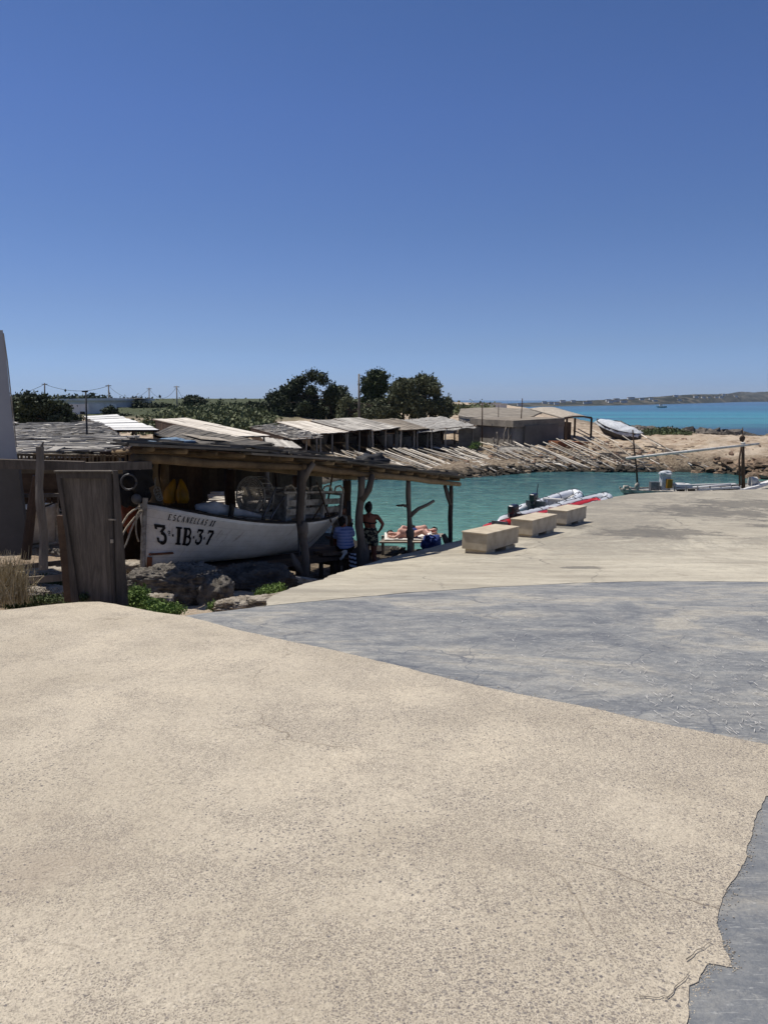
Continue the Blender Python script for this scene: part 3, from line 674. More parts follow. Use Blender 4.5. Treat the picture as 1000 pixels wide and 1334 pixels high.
for k in range(3):                                     # long boards along the eave
    for (u0, u1) in ((-4.15, -1.6), (-1.7, 1.1), (1.0, 3.4), (3.3, 5.2), (5.1, 7.1)):
        o_ = -.25 + k * .17 + random.uniform(-.04, .04); zz = .16 + .012 * k + random.uniform(0, .03)
        m.bar(PL(u0 + random.uniform(-.15, .1), o_, zb(u0) + zz), PL(u1 + random.uniform(-.1, .2), o_ + random.uniform(-.05, .05), zb(u1) + zz + random.uniform(-.02, .04)), .17, .035)
part('eave_board', m, M['roof_dark'], shed)
m = MB()
for k in range(520):                                   # brushwood and offcuts laid over the rafters
    t_ = random.uniform(-4.1, 6.9); o_ = random.uniform(-.12, 3.7); L_ = random.uniform(.3, 1.3); a = random.gauss(0, .5)
    if t_ < -4.1 + .75 * max(0, o_): continue
    z0 = .2 + random.uniform(0, .10) + .05 * noise.noise(Vector((t_, o_, 0))); t1 = min(7.1, t_ + L_ * math.cos(a)); o1 = max(-.28, min(3.9, o_ + L_ * math.sin(a)))
    m.bar(PL(t_, o_, zb(t_) + z0), PL(t1, o1, zb(t1) + z0 + random.uniform(-.03, .03)), random.uniform(.02, .16), random.uniform(.015, .035))
part('brushwood_cover', m, M['roof_dark'], shed)
m = MB()
for k in range(16):
    t0 = -4.0 + k * .68; oa = min(3.6, .05 + (t0 + 4.0) / .75); ob = min(3.6, .05 + (t0 + 4.66) / .75); m.slab([PL(t0, -.02, zb(t0) + .165), PL(t0 + .66, -.02, zb(t0 + .66) + .165), PL(t0 + .66, ob, zb(t0 + .66) + .12), PL(t0, oa, zb(t0) + .12)], .02)
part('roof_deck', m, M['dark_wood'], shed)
# things lying on that roof
m = MB(); m.ell(PL(-2.3, 1.0, zb(-2.3) + .28), .33, .3, .07, 20, 12, wob=.7, seed=3); meta(part('tarpaulin', m, M['tarp_blue'], smooth=True), 'crumpled light blue tarpaulin lying on the brushwood roof above the boat bow', 'tarpaulin')
m = MB(); m.ell(PL(3.4, .5, zb(3.4) + .34), .36, .3, .17, 18, 12, wob=.6, seed=9); meta(part('rubber_sheet', m, M['black_rubber'], smooth=True), 'humped black rubber sheet on the brushwood roof near its seaward end', 'rubber sheet')
m = MB(); m.add([PL(-2.0, .6, zb(-2) + .36), PL(-1.5, .3, zb(-1.5) + .36), PL(-1.2, .9, zb(-1.2) + .42), PL(-1.8, 1.3, zb(-1.8) + .46)], [(0, 1, 2, 3)], .5); m.add([v for v in [PL(-2.0, .6, zb(-2) + .33), PL(-1.5, .3, zb(-1.5) + .33), PL(-1.2, .9, zb(-1.2) + .39), PL(-1.8, 1.3, zb(-1.8) + .43)]], [(0, 1, 2, 3)], .5)
meta(part('fibre_board', m, M['pale_rock']), 'bent pale board offcut lying on the brushwood roof right of the blue tarpaulin', 'board')
# landward plank wall at the dark end of the shed
m = MB()
for k in range(26):
    t_ = -1.7 + k * .22; z0 = Tz(PL(t_, 3.3).x, PL(t_, 3.3).y) - .1
    if t_ < .75: m.bar(PL(t_, 3.3 + random.uniform(-.02, .02), z0), PL(t_, 3.3, zb(t_) + .08), .03, .235, up=(.5, .866, 0))
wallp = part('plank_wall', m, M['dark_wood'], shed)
# grey platform the boat rests on
plat = thing('slipway_platform', 'low dark timber platform carrying the white numbered boat', 'platform', PL(0, 1.3, 1.2)); m = MB()
for k in range(9):
    o_ = .5 + k * .24; m.bar(PL(-2.2, o_, 1.68), PL(3.6, o_, 1.08), .24, .07)
part('planking', m, M['dark_wood'], plat)
for t_ in (-2.0, -.8, .6, 2.0, 3.2):
    m = MB(); z_ = 1.80 + (1.08 - 1.80) * (t_ + 3.4) / 7 - .11; m.bar(PL(t_, .45, z_), PL(t_, 2.45, z_), .14, .15); part('bearer', m, M['dark_wood'], plat)
    for o_ in (.55, 2.2):
        g = PL(t_, o_); gz = Tz(g.x, g.y)
        if gz < z_ - .1: m = MB(); m.bar((g.x, g.y, gz - .1), (g.x, g.y, z_ - .07), .12, .12); part('leg', m, M['dark_wood'], plat)

# ------------------------------------------------------------------ the white boat
BL = 5.75
boat, hp_, hz_ = make_boat('fishing_boat', 'white wooden fishing boat with black registration number on its bow, under the near shed', L=BL, W=.92, bow=1.10, mid=.77, stern=.84)
def onhull(x, z, out=.012):      # point on the near side of the hull at a length and a height
    s = x / BL; q = min(1, z / hz_(s)); x1 = BL - 1.1 * (1 - q) ** 1.5
    s = min(.97, max(.001, (x - .06 * (1 - q)) / (x1 - .06 * (1 - q)))); q = min(1, z / hz_(s)); return hp_(s, q, -1, out + .03)
m = MB(); lettering(m, '3a.IB.3.7', lambda u, v: onhull(.13 + u - .30 * v, .45 - .10 * u + v), .325, 0, .05, [1, .8, 1, 1, 1, 1, .85, 1, .85], .64, 1.15)
part('registration_number', m, M['black_paint'], boat)
m = MB(); lettering(m, 'ESCANELLAS II', lambda u, v: onhull(.17 + u, .86 - .14 * u + v), .10, .0, .30, None, .58, 1.35)
part('boat_name', m, M['black_paint'], boat)
m = MB(); m.tube([onhull(.03, .02, .02), onhull(.03, .2, .02)], [(.06, .035)] * 2, 6); m.tube([onhull(.04, .25, .0), onhull(.42, .27, .0)], [(.085, .02)] * 2, 6); part('iron_shoe', m, M['terracotta'], boat)
m = MB(); m.tube([onhull(.06, .245, .02), onhull(.40, .265, .02)], [(.05, .012)] * 2, 6); part('rubbing_pad', m, M['dark_paint'], boat)
for x in (2.15, 3.0, 3.7, 4.1, 4.5, 3.35):
    m = MB(); m.tube([onhull(x, .02 + .14, .0), onhull(x + .06, .2, .002), onhull(x + .16, .38, .0)], [(.014, .006)] * 3, 5); part('rust_stain', m, M['terracotta'], boat) if x > 3.2 else None
# fore deck, cover, rope, drum, wheelhouse boards
m = MB(); n = 10; vs = []
for i in range(n + 1):
    s = .015 + .3 * i / n
    for sd in (-1, 0, 1): v = hp_(s, .985, sd, -.03); v.z += (.05 if sd == 0 else 0); vs.append(v)
m.add(vs, [(3 * i + k, 3 * i + 3 + k, 3 * i + 4 + k, 3 * i + 1 + k) for i in range(n) for k in (0, 1)], .5); part('foredeck', m, M['white_paint'], boat, smooth=True)
m = MB(); m.tube([Vector((.95, -.22, 1.05)), Vector((1.3, -.3, 1.04)), Vector((1.8, -.36, .96)), Vector((2.5, -.42, .86))], [.05, .12, .085, .04], 12, wob=.06); part('rolled_sail', m, M['tarp_white'], boat, smooth=True)
m = MB(); m.tube([Vector((1.55, -.5, .8)), Vector((1.55, -.52, 1.12))], .05, 8); part('bollard', m, M['dark_paint'], boat)
drum = None
m = MB()
for xx in (2.62, 2.9):
    m.tube([Vector((xx, .36 * math.cos(a) - .05, 1.22 + .38 * math.sin(a))) for a in [2 * math.pi * i / 28 for i in range(29)]], .014, 6, cap=False)
for k in range(16):
    a = 2 * math.pi * k / 16; m.tube([Vector((2.62, .36 * math.cos(a) - .05, 1.22 + .38 * math.sin(a))), Vector((2.9, .36 * math.cos(a) - .05, 1.22 + .38 * math.sin(a)))], .008, 4)
drum = part('net_drum', m, M['worn_white'], boat)
m = MB()
for k in range(26):
    a = math.pi * k / 26; m.tube([Vector((2.60, .35 * math.cos(a) - .05, 1.22 + .37 * math.sin(a))), Vector((2.60, -.35 * math.cos(a) - .05, 1.22 - .37 * math.sin(a)))], .006, 4)
for k in range(1, 9):
    r_ = k / 9; m.tube([Vector((2.60, r_ * .36 * math.cos(a) - .05, 1.22 + r_ * .38 * math.sin(a))) for a in [2 * math.pi * i / 24 for i in range(25)]], .006, 4, cap=False)
m.tube([Vector((2.6, -.05 + .34 * math.cos(a) * .9, 1.22 + .34 * math.sin(a))) for a in (3.4, 4.0, 4.7, 5.4, 6.0)], .05, 6)
part('net_mesh', m, M['rope'], drum)
m = MB(); m.tube([Vector((2.35, -.62, .86)), Vector((2.9, -.45, 1.42))], .018, 6); m.tube([Vector((2.6, -.6, .84)), Vector((3.3, -.4, 1.3))], .02, 6); part('crank_handle', m, M['grey_metal'], boat)
for z_, h_ in ((.94, .13), (1.12, .12)):
    m = MB(); m.bar((3.05, -.62, z_), (5.3, -.42, z_), .035, h_); m.bar((3.05, .5, z_), (5.3, .42, z_), .035, h_); part('side_board', m, M['worn_white'], boat)
m = MB()
for x in (3.1, 3.7, 4.4, 5.1):
    for sd in (-.58, .46): m.bar((x, sd, .6), (x, sd, 1.3), .06, .06)
    m.bar((x, -.58, 1.28), (x, .46, 1.28), .05, .05)
m.bar((3.0, -.55, 1.33), (5.2, -.5, 1.33), .05, .04); m.bar((3.0, .45, 1.33), (5.2, .42, 1.33), .05, .04); part('canopy_frame', m, M['worn_white'], boat)
m = MB(); m.box((3.35, -.3, 1.0), (.26, .3, .5)); m.box((3.35, -.3, 1.27), (.32, .36, .05)); part('engine_box', m, M['worn_white'], boat)
m = MB()
for k in range(5):
    x = 3.1 + k * .45; m.tube([Vector((x, -.5, 1.32)), Vector((x + .05, -.5, 1.44)), Vector((x + .2, -.52, 1.47)), Vector((x + .34, -.5, 1.4)), Vector((x + .38, -.5, 1.3))], .022, 5)
part('rope_coil', m, M['rope'], boat)
m = MB(); m.tube([Vector((4.2, -.5, 1.55)), Vector((4.5, -.75, .7))], .02, 6); m.tube([Vector((3.9, -.66, .75)), Vector((4.35, -.6, 1.1))], .02, 6); m.tube([Vector((4.9, -.3, .7)), Vector((5.1, -.3, 1.75))], .025, 6); part('pole', m, M['dark_wood'], boat)
BX = Vector((.5, .866, -.10)).normalized(); BZ = Vector((.05, .087, 1)); BY = BZ.cross(BX).normalized(); BZ = BX.cross(BY).normalized()
ROLL = Matrix.Rotation(R(2), 3, 'X'); B3 = Matrix((BX, BY, BZ)).transposed() @ ROLL
boat.matrix_world = Matrix.Translation(Vector((-4.07, 12.73, 1.78))) @ B3.to_4x4()
# bow lines
bowtop = Vector((-4.09, 12.70, 2.80))
rp_ = MB()
for k, (a, b) in enumerate((((-.62, -.5, -1.3), (-.35, -.2, -.55)), ((-.58, -.52, -1.3), (-.22, -.2, -.7)), ((-.50, -.45, -1.25), (-.45, -.25, -.2)))):
    p0 = bowtop + Vector((.05, .1, .06)); mid_ = bowtop + Vector(b); e_ = bowtop + Vector(a)
    pts = [p0.lerp(mid_, f) * (1 - f) + mid_.lerp(e_, f) * f for f in [i / 14 for i in range(15)]]; rp_.tube([q + Vector((.02 * math.sin(i * 1.1 + k), 0, 0)) for i, q in enumerate(pts)], .016, 6)
rp_.tube([bowtop + Vector((.05 + .1 * math.cos(a), -.02, -.32 + .3 * math.sin(a))) for a in [.9 * math.pi * i / 8 + 1.2 for i in range(9)]], .014, 6)
meta(part('mooring_rope', rp_, M['rope'], smooth=True), 'pale ropes hanging from the bow of the white boat down to the left', 'rope')
m = MB(); q = P(388.5, 612, 14.9); m.tube([q, P(387.5, 660, 14.9), P(390, 724, 14.8)], .022, 6); meta(part('hanging_pole', m, M['grey_metal'], smooth=True), 'thin grey-blue pole standing against the boat just left of the forked post', 'pole')
# plank in the pit below, and a dark trestle
m = MB(); a = P(325, 744.5, 12.6); b = P(412, 757, 12.9); m.bar(a, b, .17, .05); meta(part('loose_plank', m, M['worn_white']), 'pale bleached plank bridging the dark gap between the boat shed and the dock edge', 'plank')

# ------------------------------------------------------------------ gear hanging at the dark left end
g = thing('hanging_gear', 'dark bundle of nets and oilskins hanging left of the white boat bow', 'fishing gear', P(172, 640, 13.0)); m = MB()
m.ell(P(175, 615, 13.1), .3, .25, .34, 16, 12, wob=.6, seed=2); m.ell(P(166, 640, 13.2), .2, .2, .3, 14, 10, wob=.6, seed=5); m.ell(P(182, 640, 13.2), .17, .2, .25, 14, 10, wob=.6, seed=6); part('bundle', m, M['black_rubber'], g, smooth=True)
m = MB(); m.tube([P(168 + 10 * math.cos(a), 628 + 10 * math.sin(a), 12.85) for a in [2 * math.pi * i / 16 for i in range(17)]], .018, 6); m.ell(P(178, 650, 12.9), .09, .05, .09); part('hoop', m, M['grey_metal'], g, smooth=True)
m = MB(); m.box(P(185, 609, 12.8), (.1, .01, .03), Matrix.Rotation(R(-35), 3, 'Y')); part('tape', m, M['white_paint'], g)
m = MB(); m.ell(P(167, 664, 13.3), .13, .12, .36, wob=.4, seed=3); meta(part('orange_buoy', m, M['orange_plastic'], smooth=True), 'dull orange float hanging in the dark behind the wooden gate', 'buoy')
m = MB()
for dx in (0, 17): m.tube([P(221 + dx, 655, 14.6), P(221 + dx, 650, 14.6), P(222 + dx * .9, 641, 14.6), P(225 + dx * .7, 631, 14.6), P(227 + dx * .5, 624, 14.6)], [(.1, .1), (.15, .13), (.14, .12), (.07, .07), (.02, .02)], 12)
meta(part('yellow_float', m, M['yellow_plastic'], smooth=True), 'pair of joined yellow plastic floats hanging behind the boat bow', 'float')
m = MB()
for k in range(4): m.tube([P(205 + 4 * math.cos(a + k) + k, 640 + k * 3 + (6 - k) * math.sin(a + k), 13.6) for a in [2 * math.pi * i / 12 for i in range(13)]], .013, 5)
m.tube([P(203, 622, 13.6), P(202, 632, 13.6), P(206, 640, 13.6)], .016, 5)
meta(part('rope_hank', m, M['rope'], smooth=True), 'small hank of rope hung on the post behind the boat bow', 'rope')
m = MB()
for k in range(9):
    for j in range(5):
        a = P(272 + j * 10 + random.uniform(-4, 4), 642 + k * 3.2, 21 - k * .3); m.bar(a, a + Vector((random.uniform(.3, .9), random.uniform(-.2, .2), random.uniform(-.04, .04))), .12, .05)
meta(part('timber_pile', m, M['roof_pale']), 'sunlit pile of pale boards seen through the shed behind the boat', 'timber pile')

# ------------------------------------------------------------------ stone benches
def bench(label, corner, Lb=1.6, Wb=.6):
    g = hit(*corner); d = Vector((.565, .825, 0)).normalized(); w = Vector((-d.y, d.x, 0)); sl = H(g[0] + d.x * 1, g[1] + d.y) - H(*g)
    o = thing('stone_bench', label, 'bench', (g[0], g[1], H(*g)), 'pale stone block benches along the dock'); b0 = Vector((g[0], g[1], H(*g)))
    d3 = (d + Vector((0, 0, sl * .5))).normalized(); m = MB(); a = b0 + w * Wb / 2 + Vector((0, 0, .235)); m.bar(a, a + d3 * Lb, Wb, .35, r=random.random())
    q = part('block', m, M['bench_stone'], o); bv = q.modifiers.new('b', 'BEVEL'); bv.width = .008; bv.segments = 2
    m = MB(); a2 = b0 + w * Wb / 2 + Vector((0, 0, .428)) - d3 * .012; m.bar(a2, a2 + d3 * (Lb + .024), Wb + .024, .035, r=.5); q = part('seat_slab', m, M['bench_stone'], o); bv = q.modifiers.new('b', 'BEVEL'); bv.width = .006
    for s0, s1 in ((.06, .5), (Lb - .55, Lb - .06)):
        m = MB(); a = b0 + w * Wb / 2 + d3 * s0; e = b0 + w * Wb / 2 + d3 * s1; a.z = H(a.x, a.y) + .02; e.z = H(e.x, e.y) + .02; m.bar(a + Vector((0, 0, .0)), e + Vector((0, 0, .0)), Wb - .1, .13); part('foot', m, M['terracotta'] if False else M['bench_stone'], o)
    return o
bench('nearest of the three pale stone block benches, beside the end post of the shed', (633.5, 722))
bench('middle one of the three pale stone block benches on the dock', (692.8, 700.5))
bench('farthest of the three pale stone block benches, in front of the white inflatable', (737.5, 685.5))
# ------------------------------------------------------------------ inflatable boats
def rib(name, label, L, W, r, mat, stern, bowp, motor=True, marks=False, z0=.12):
    o = thing(name, label, 'inflatable boat', (0, 0, 0)); m = MB()
    half = W / 2
    def tp(f, sd):   # f 0 stern .. 1 bow
        x = L * (f if f < .7 else .7 + .3 * math.sin((f - .7) / .3 * math.pi / 2)); y = half * (1 if f < .62 else math.cos(max(0, (f - .62) / .38) * math.pi / 2) ** .8 if f < 1 else 0)
        return Vector((x, y * sd, r + z0 + .16 * max(0, (f - .5) / .5) ** 1.8))
    fs = [i / 24 for i in range(25)]
    pts = [Vector((-.5, half, r + z0)), Vector((-.3, half, r + z0)), Vector((-.12, half, r + z0))] + [tp(f, 1) for f in fs[:-1]] + [tp(1, 0)] + [tp(f, -1) for f in fs[:-1]][::-1] + [Vector((-.12, -half, r + z0)), Vector((-.3, -half, r + z0)), Vector((-.5, -half, r + z0))]
    rr = [.05, r * .62, r * .95] + [r] * (len(pts) - 6) + [r * .95, r * .62, .05]
    m.tube(pts, rr, 14); tube_ = part('tube', m, M[mat], o, smooth=True)
    m = MB()
    for k in range(6, len(pts) - 6, 5): 
        d = (pts[k + 1] - pts[k - 1]).normalized(); s_ = d.cross(Vector((0, 0, 1))).normalized(); m.tube([pts[k] + (s_ * math.cos(a) + Vector((0, 0, 1)) * math.sin(a)) * (r + .012) for a in [2 * math.pi * i / 12 for i in range(13)]], .014, 4)
    m.tube([p_ + Vector((0, 0, r + .02)) - Vector((0, 0, .05 * (i % 4 == 2))) for i, p_ in enumerate(pts[3:-3])], .012, 4); part('grab_line', m, M['motor_black'], o)
    m = MB(); m.slab([Vector((0, -half, z0 + .08)), Vector((L * .75, -half * .9, z0 + .08)), Vector((L * .93, 0, z0 + .25)), Vector((L * .75, half * .9, z0 + .08)), Vector((0, half, z0 + .08))], .06); part('floor', m, M['grey_metal'], o)
    m = MB(); m.slab([Vector((0, -half * .7, z0 - .02)), Vector((L * .7, -half * .6, z0 - .02)), Vector((L * .98, 0, z0 + .35)), Vector((L * .7, half * .6, z0 - .02)), Vector((0, half * .7, z0 - .02))], .22); part('hull', m, M['white_paint'] if mat != 'red_pvc' else M['red_pvc'], o)
    m = MB(); m.box((.02, 0, z0 + .3), (.06, W - r, .5)); part('transom', m, M['grey_metal'], o)
    m = MB(); m.box((L * .42, 0, z0 + .4), (.28, W - r, .06)); m.box((L * .42, 0, z0 + .22), (.2, .4, .3)); part('thwart', m, M['white_paint'], o)
    if motor:
        mo = MB(); mo.bar((-.42, 0, z0 + .70), (-.02, 0, z0 + .74), .26, .30); mo.bar((-.30, 0, z0 + .4), (-.27, 0, z0 + .62), .2, .18); 0 and mo.tube([Vector((-.20, 0, z0 + .50)), Vector((-.22, 0, z0 + .55)), Vector((-.25, 0, z0 + .66)), Vector((-.29, 0, z0 + .80)), Vector((-.31, 0, z0 + .86)), Vector((-.32, 0, z0 + .88))], [(.12, .09), (.15, .22), (.17, .27), (.16, .25), (.12, .18), (.02, .03)], 14); mots = 1; q = part('outboard_motor', mo, M['motor_black'], o); bv = q.modifiers.new('b', 'BEVEL'); bv.width = .07; bv.segments = 4
        m = MB(); m.bar((-.34, 0, z0 - .35), (-.2, 0, z0 + .6), .2, .14); m.box((-.34, 0, z0 - .1), (.4, .24, .03)); part('leg', m, M['motor_black'], q)
        m = MB(); m.tube([Vector((.0, 0, z0 + .66)), Vector((.35, .1, z0 + .72)), Vector((.6, .15, z0 + (.74 if marks else 1.15)))], .02, 6); part('tiller', m, M['motor_black'], q)
        m = MB(); m.box((-.22, -.185, z0 + .68), (.22, .02, .05)); part('stripe', m, M['grey_metal'], q)
    if marks:
        m = MB()
        for k, ch in enumerate('ANEC'): lettering(m, ch, lambda u, v: Vector((L * .80 - 0 + (u + k * .17), 0, 0)) + (tp(min(.995, .80 + (u + k * .17) / L * 1.1), -1) - Vector((L * .80 + u + k * .17, 0, 0))) * 1 + Vector((0, -r * math.cos(R(5) + v / r), r * math.sin(R(5) + v / r) + 0)) * 1.02, .17, 0, .02)
        part('lettering', m, M['dark_paint'], tube_)
    s = Vector(stern); b = Vector(bowp); ang = math.atan2(b.y - s.y, b.x - s.x); o.location = (s.x, s.y, 0); o.rotation_euler = (0, 0, ang); return o
A0, A1 = P(672, 682, 26.0), P(788, 651, 31.6); LA = math.hypot(A1.x - A0.x, A1.y - A0.y)
rib('inflatable_boat', 'long white inflatable dinghy with dark outboard motor moored beyond the benches', LA, .9, .22, 'white_pvc', A0, A1, True, True, .22)
B0, B1 = P(697, 660, 30.0), P(748, 645, 34.0)
rib('inflatable_boat', 'smaller pale inflatable dinghy with black outboard, moored behind the long white one', math.hypot(B1.x - B0.x, B1.y - B0.y), 1.0, .2, 'white_pvc', B0, B1, True, False, .12)
C0, C1 = P(650, 690, 24.6), P(776, 657, 30.4)
rib('inflatable_boat', 'red inflatable dinghy lying between the dock edge and the white dinghy', math.hypot(C1.x - C0.x, C1.y - C0.y), .8, .22, 'red_pvc', C0, C1, False, False, .16)

# ------------------------------------------------------------------ work boat moored behind the dock on the right
wb, wp, wz = make_boat('work_boat', 'low white work boat with two masts and a long white boom moored behind the dock', L=8.6, W=1.15, bow=1.3, mid=.66, stern=.68, mat='white_paint', trim='worn_white')
# local x from 0 (bow, to the right) to L (stern, to the left)
def wl_(px, py, D=37.6):
    w = P(px, py, D); return w
wb.location = (20.2, 37.2, -.42); wb.rotation_euler = (0, 0, R(180 - 3))
WM = Matrix.Translation(Vector((20.2, 37.2, -.42))) @ Matrix.Rotation(R(177), 4, 'Z'); WI = WM.inverted()
def wpart(name, mb, mat, **k): mb.v = [tuple(WI @ Vector(v)) for v in mb.v]; return part(name, mb, mat, wb, **k)
D_ = 37.2
m = MB(); m.tube([P(830, 640, D_), P(828.5, 610, D_), P(826, 590, D_), P(823.5, 560, D_)], [.05, .045, .04, .03], 7); wpart('stern_mast', m, M['dark_wood'], smooth=True)
m = MB(); m.tube([P(967.5, 640, D_), P(967, 600, D_), P(967, 577, D_)], [.10, .08, .07], 9, wob=.05); m.tube([P(963, 632, D_ - .1), P(962, 600, D_ - .1), P(965, 580, D_)], [.05, .04, .04], 6); m.tube([P(967, 580, D_), P(966.5, 557, D_)], [.04, .02], 6); m.ell(P(966, 571, D_), .12, .1, .16, wob=.6, seed=3); wpart('foremast', m, M['dark_wood'], smooth=True)
m = MB(); m.ell(P(967, 577.5, D_ - .1), .12, .12, .06, 10, 6); wpart('mast_collar', m, M['white_paint'], smooth=True)
m = MB(); m.tube([P(815, 597, D_ - .2), P(900, 587.5, D_ - .2), P(988, 578, D_ - .2)], [.06, .07, .05], 8); wpart('boom', m, M['white_paint'], smooth=True)
m = MB(); m.box(P(865.5, 627, D_), (.42, .4, .85)); m.ell(P(866.5, 617, D_), .34, .28, .16, 12, 8, wob=.3); wpart('white_locker', m, M['tarp_white'])
m = MB(); m.box(P(871, 630, D_ - .3), (.26, .2, .42)); wpart('fuel_can', m, M['yellow_plastic'])
m = MB(); m.box(P(851.5, 634, D_), (.42, .3, .48)); wpart('dark_crate', m, M['grey_metal'])
m = MB(); m.tube([P(880, 637, D_ - .3), P(920, 634, D_ - .3), P(951, 631, D_ - .3)], .06, 7); m.tube([P(876, 631.5, D_), P(891, 631.5, D_)], .1, 8); m.tube([P(890, 632, D_ + .4), P(957, 630, D_ + .4)], .04, 6); wpart('spar', m, M['far_white'], smooth=True)
m = MB(); m.bar(P(877, 632, D_ - .1), P(898, 632, D_ - .1), .5, .12); m.bar(P(908, 638, D_ - .5), P(962, 634.5, D_ - .5), .3, .08); m.bar(P(938, 632, D_ + .2), P(958, 631, D_ + .2), .3, .06); m.bar(P(966, 640, D_ - .6), P(1005, 627, D_ - .2), .3, .14); m.bar(P(948, 641, D_ - .6), P(968, 639, D_ - .6), .3, .16); wpart('white_boards', m, M['far_white'])
m = MB()
for px, py in ((886, 638), (900, 638), (918, 638), (940, 635), (945, 640), (933, 641), (905, 642), (958, 637)): m.box(P(px, py, D_ + random.uniform(-.2, .3)), (random.uniform(.15, .5), .3, random.uniform(.15, .4)), Matrix.Rotation(random.random(), 3, 'Z'))
wpart('deck_gear', m, M['dark_paint'])
m = MB()
for px in (878, 893, 908, 924, 938, 952): m.tube([P(px, 645, D_ - .5), P(px, 633, D_ - .5)], .03, 6)
m.tube([P(872, 637, D_ - .5), P(955, 636, D_ - .5)], .025, 6); wpart('rail', m, M['worn_white'])
m = MB(); m.tube([P(976, 627, D_ - .15), P(984, 627, D_ - .1)], .22, 14); wpart('net_reel', m, M['white_paint'], smooth=False)
m = MB(); m.tube([P(811, 640, D_), P(814, 633, D_)], .09, 7); m.bar(P(812, 634, D_), P(818, 634, D_), .2, .12); m.tube([P(820, 641, D_), P(820, 634, D_)], .06, 7); m.ell(P(829.5, 634, D_), .13, .12, .2, wob=.4); wpart('stern_gear', m, M['worn_white'], smooth=True)
# ------------------------------------------------------------------ the boathouses across and behind the inlet
def gz(x, y): return Tz(x, y)
def roof_sheet(m, FL, FR, BR, BL, style, seed=0):
    rnd = random.Random(seed); FL, FR, BR, BL = map(Vector, (FL, FR, BR, BL))
    def q(u, v): return (FL.lerp(FR, u)).lerp(BL.lerp(BR, u), v)
    wid = (FR - FL).length; dep = (BL - FL).length
    if style == 'boards':
        n = max(4, int(wid / .28))
        for i in range(n):
            u0, u1 = i / n, (i + .93) / n; v = 0
            while v < 1:
                v1 = min(1, v + rnd.uniform(.25, .6)); dz = Vector((0, 0, rnd.uniform(-.015, .025)))
                m.slab([q(u0, v) + dz, q(u1, v) + dz, q(u1, v1) + dz, q(u0, v1) + dz], .03, rnd.random()); v = v1
    elif style == 'panels':
        n = max(2, int(dep / 1.1))
        for i in range(n):
            dz = Vector((0, 0, .012 * (i % 2) + rnd.uniform(-.01, .02))); m.slab([q(0, i / n) + dz, q(1, i / n) + dz, q(1, (i + 1.04) / n) + dz * 2, q(0, (i + 1.04) / n) + dz * 2], .02, rnd.random())
    elif style == 'brush':
        m.slab([q(0, 0) - Vector((0, 0, .05)), q(1, 0) - Vector((0, 0, .05)), q(1, 1) - Vector((0, 0, .05)), q(0, 1) - Vector((0, 0, .05))], .03, .1)
        for i in range(int(wid * dep * 7)):
            u, v = rnd.random(), rnd.random(); L = rnd.uniform(.3, 1.6); a = rnd.gauss(0, .45) + (math.pi / 2 if rnd.random() < .25 else 0)
            u1 = min(1.03, max(-.03, u + L * math.cos(a) / wid)); v1 = min(1.03, max(-.03, v + L * math.sin(a) / dep)); dz = rnd.uniform(-.02, .10)
            m.bar(q(u, v) + Vector((0, 0, dz)), q(u1, v1) + Vector((0, 0, dz + rnd.uniform(-.05, .05))), rnd.uniform(.03, .22), .025, r=rnd.random())
    elif style == 'cloth':
        nu, nv = 24, 14; vs = []
        for i in range(nu + 1):
            for j in range(nv + 1):
                p = q(i / nu, j / nv); vs.append(p + Vector((0, 0, .10 * noise.noise(Vector((p.x * 1.1, p.y * 1.1, seed))) + .07 * noise.noise(Vector((p.x * 3, p.y * 3, seed))) - (.15 if j == 0 else 0))))
        m.add(vs, [(i * (nv + 1) + j, (i + 1) * (nv + 1) + j, (i + 1) * (nv + 1) + j + 1, i * (nv + 1) + j + 1) for i in range(nu) for j in range(nv)], .5)
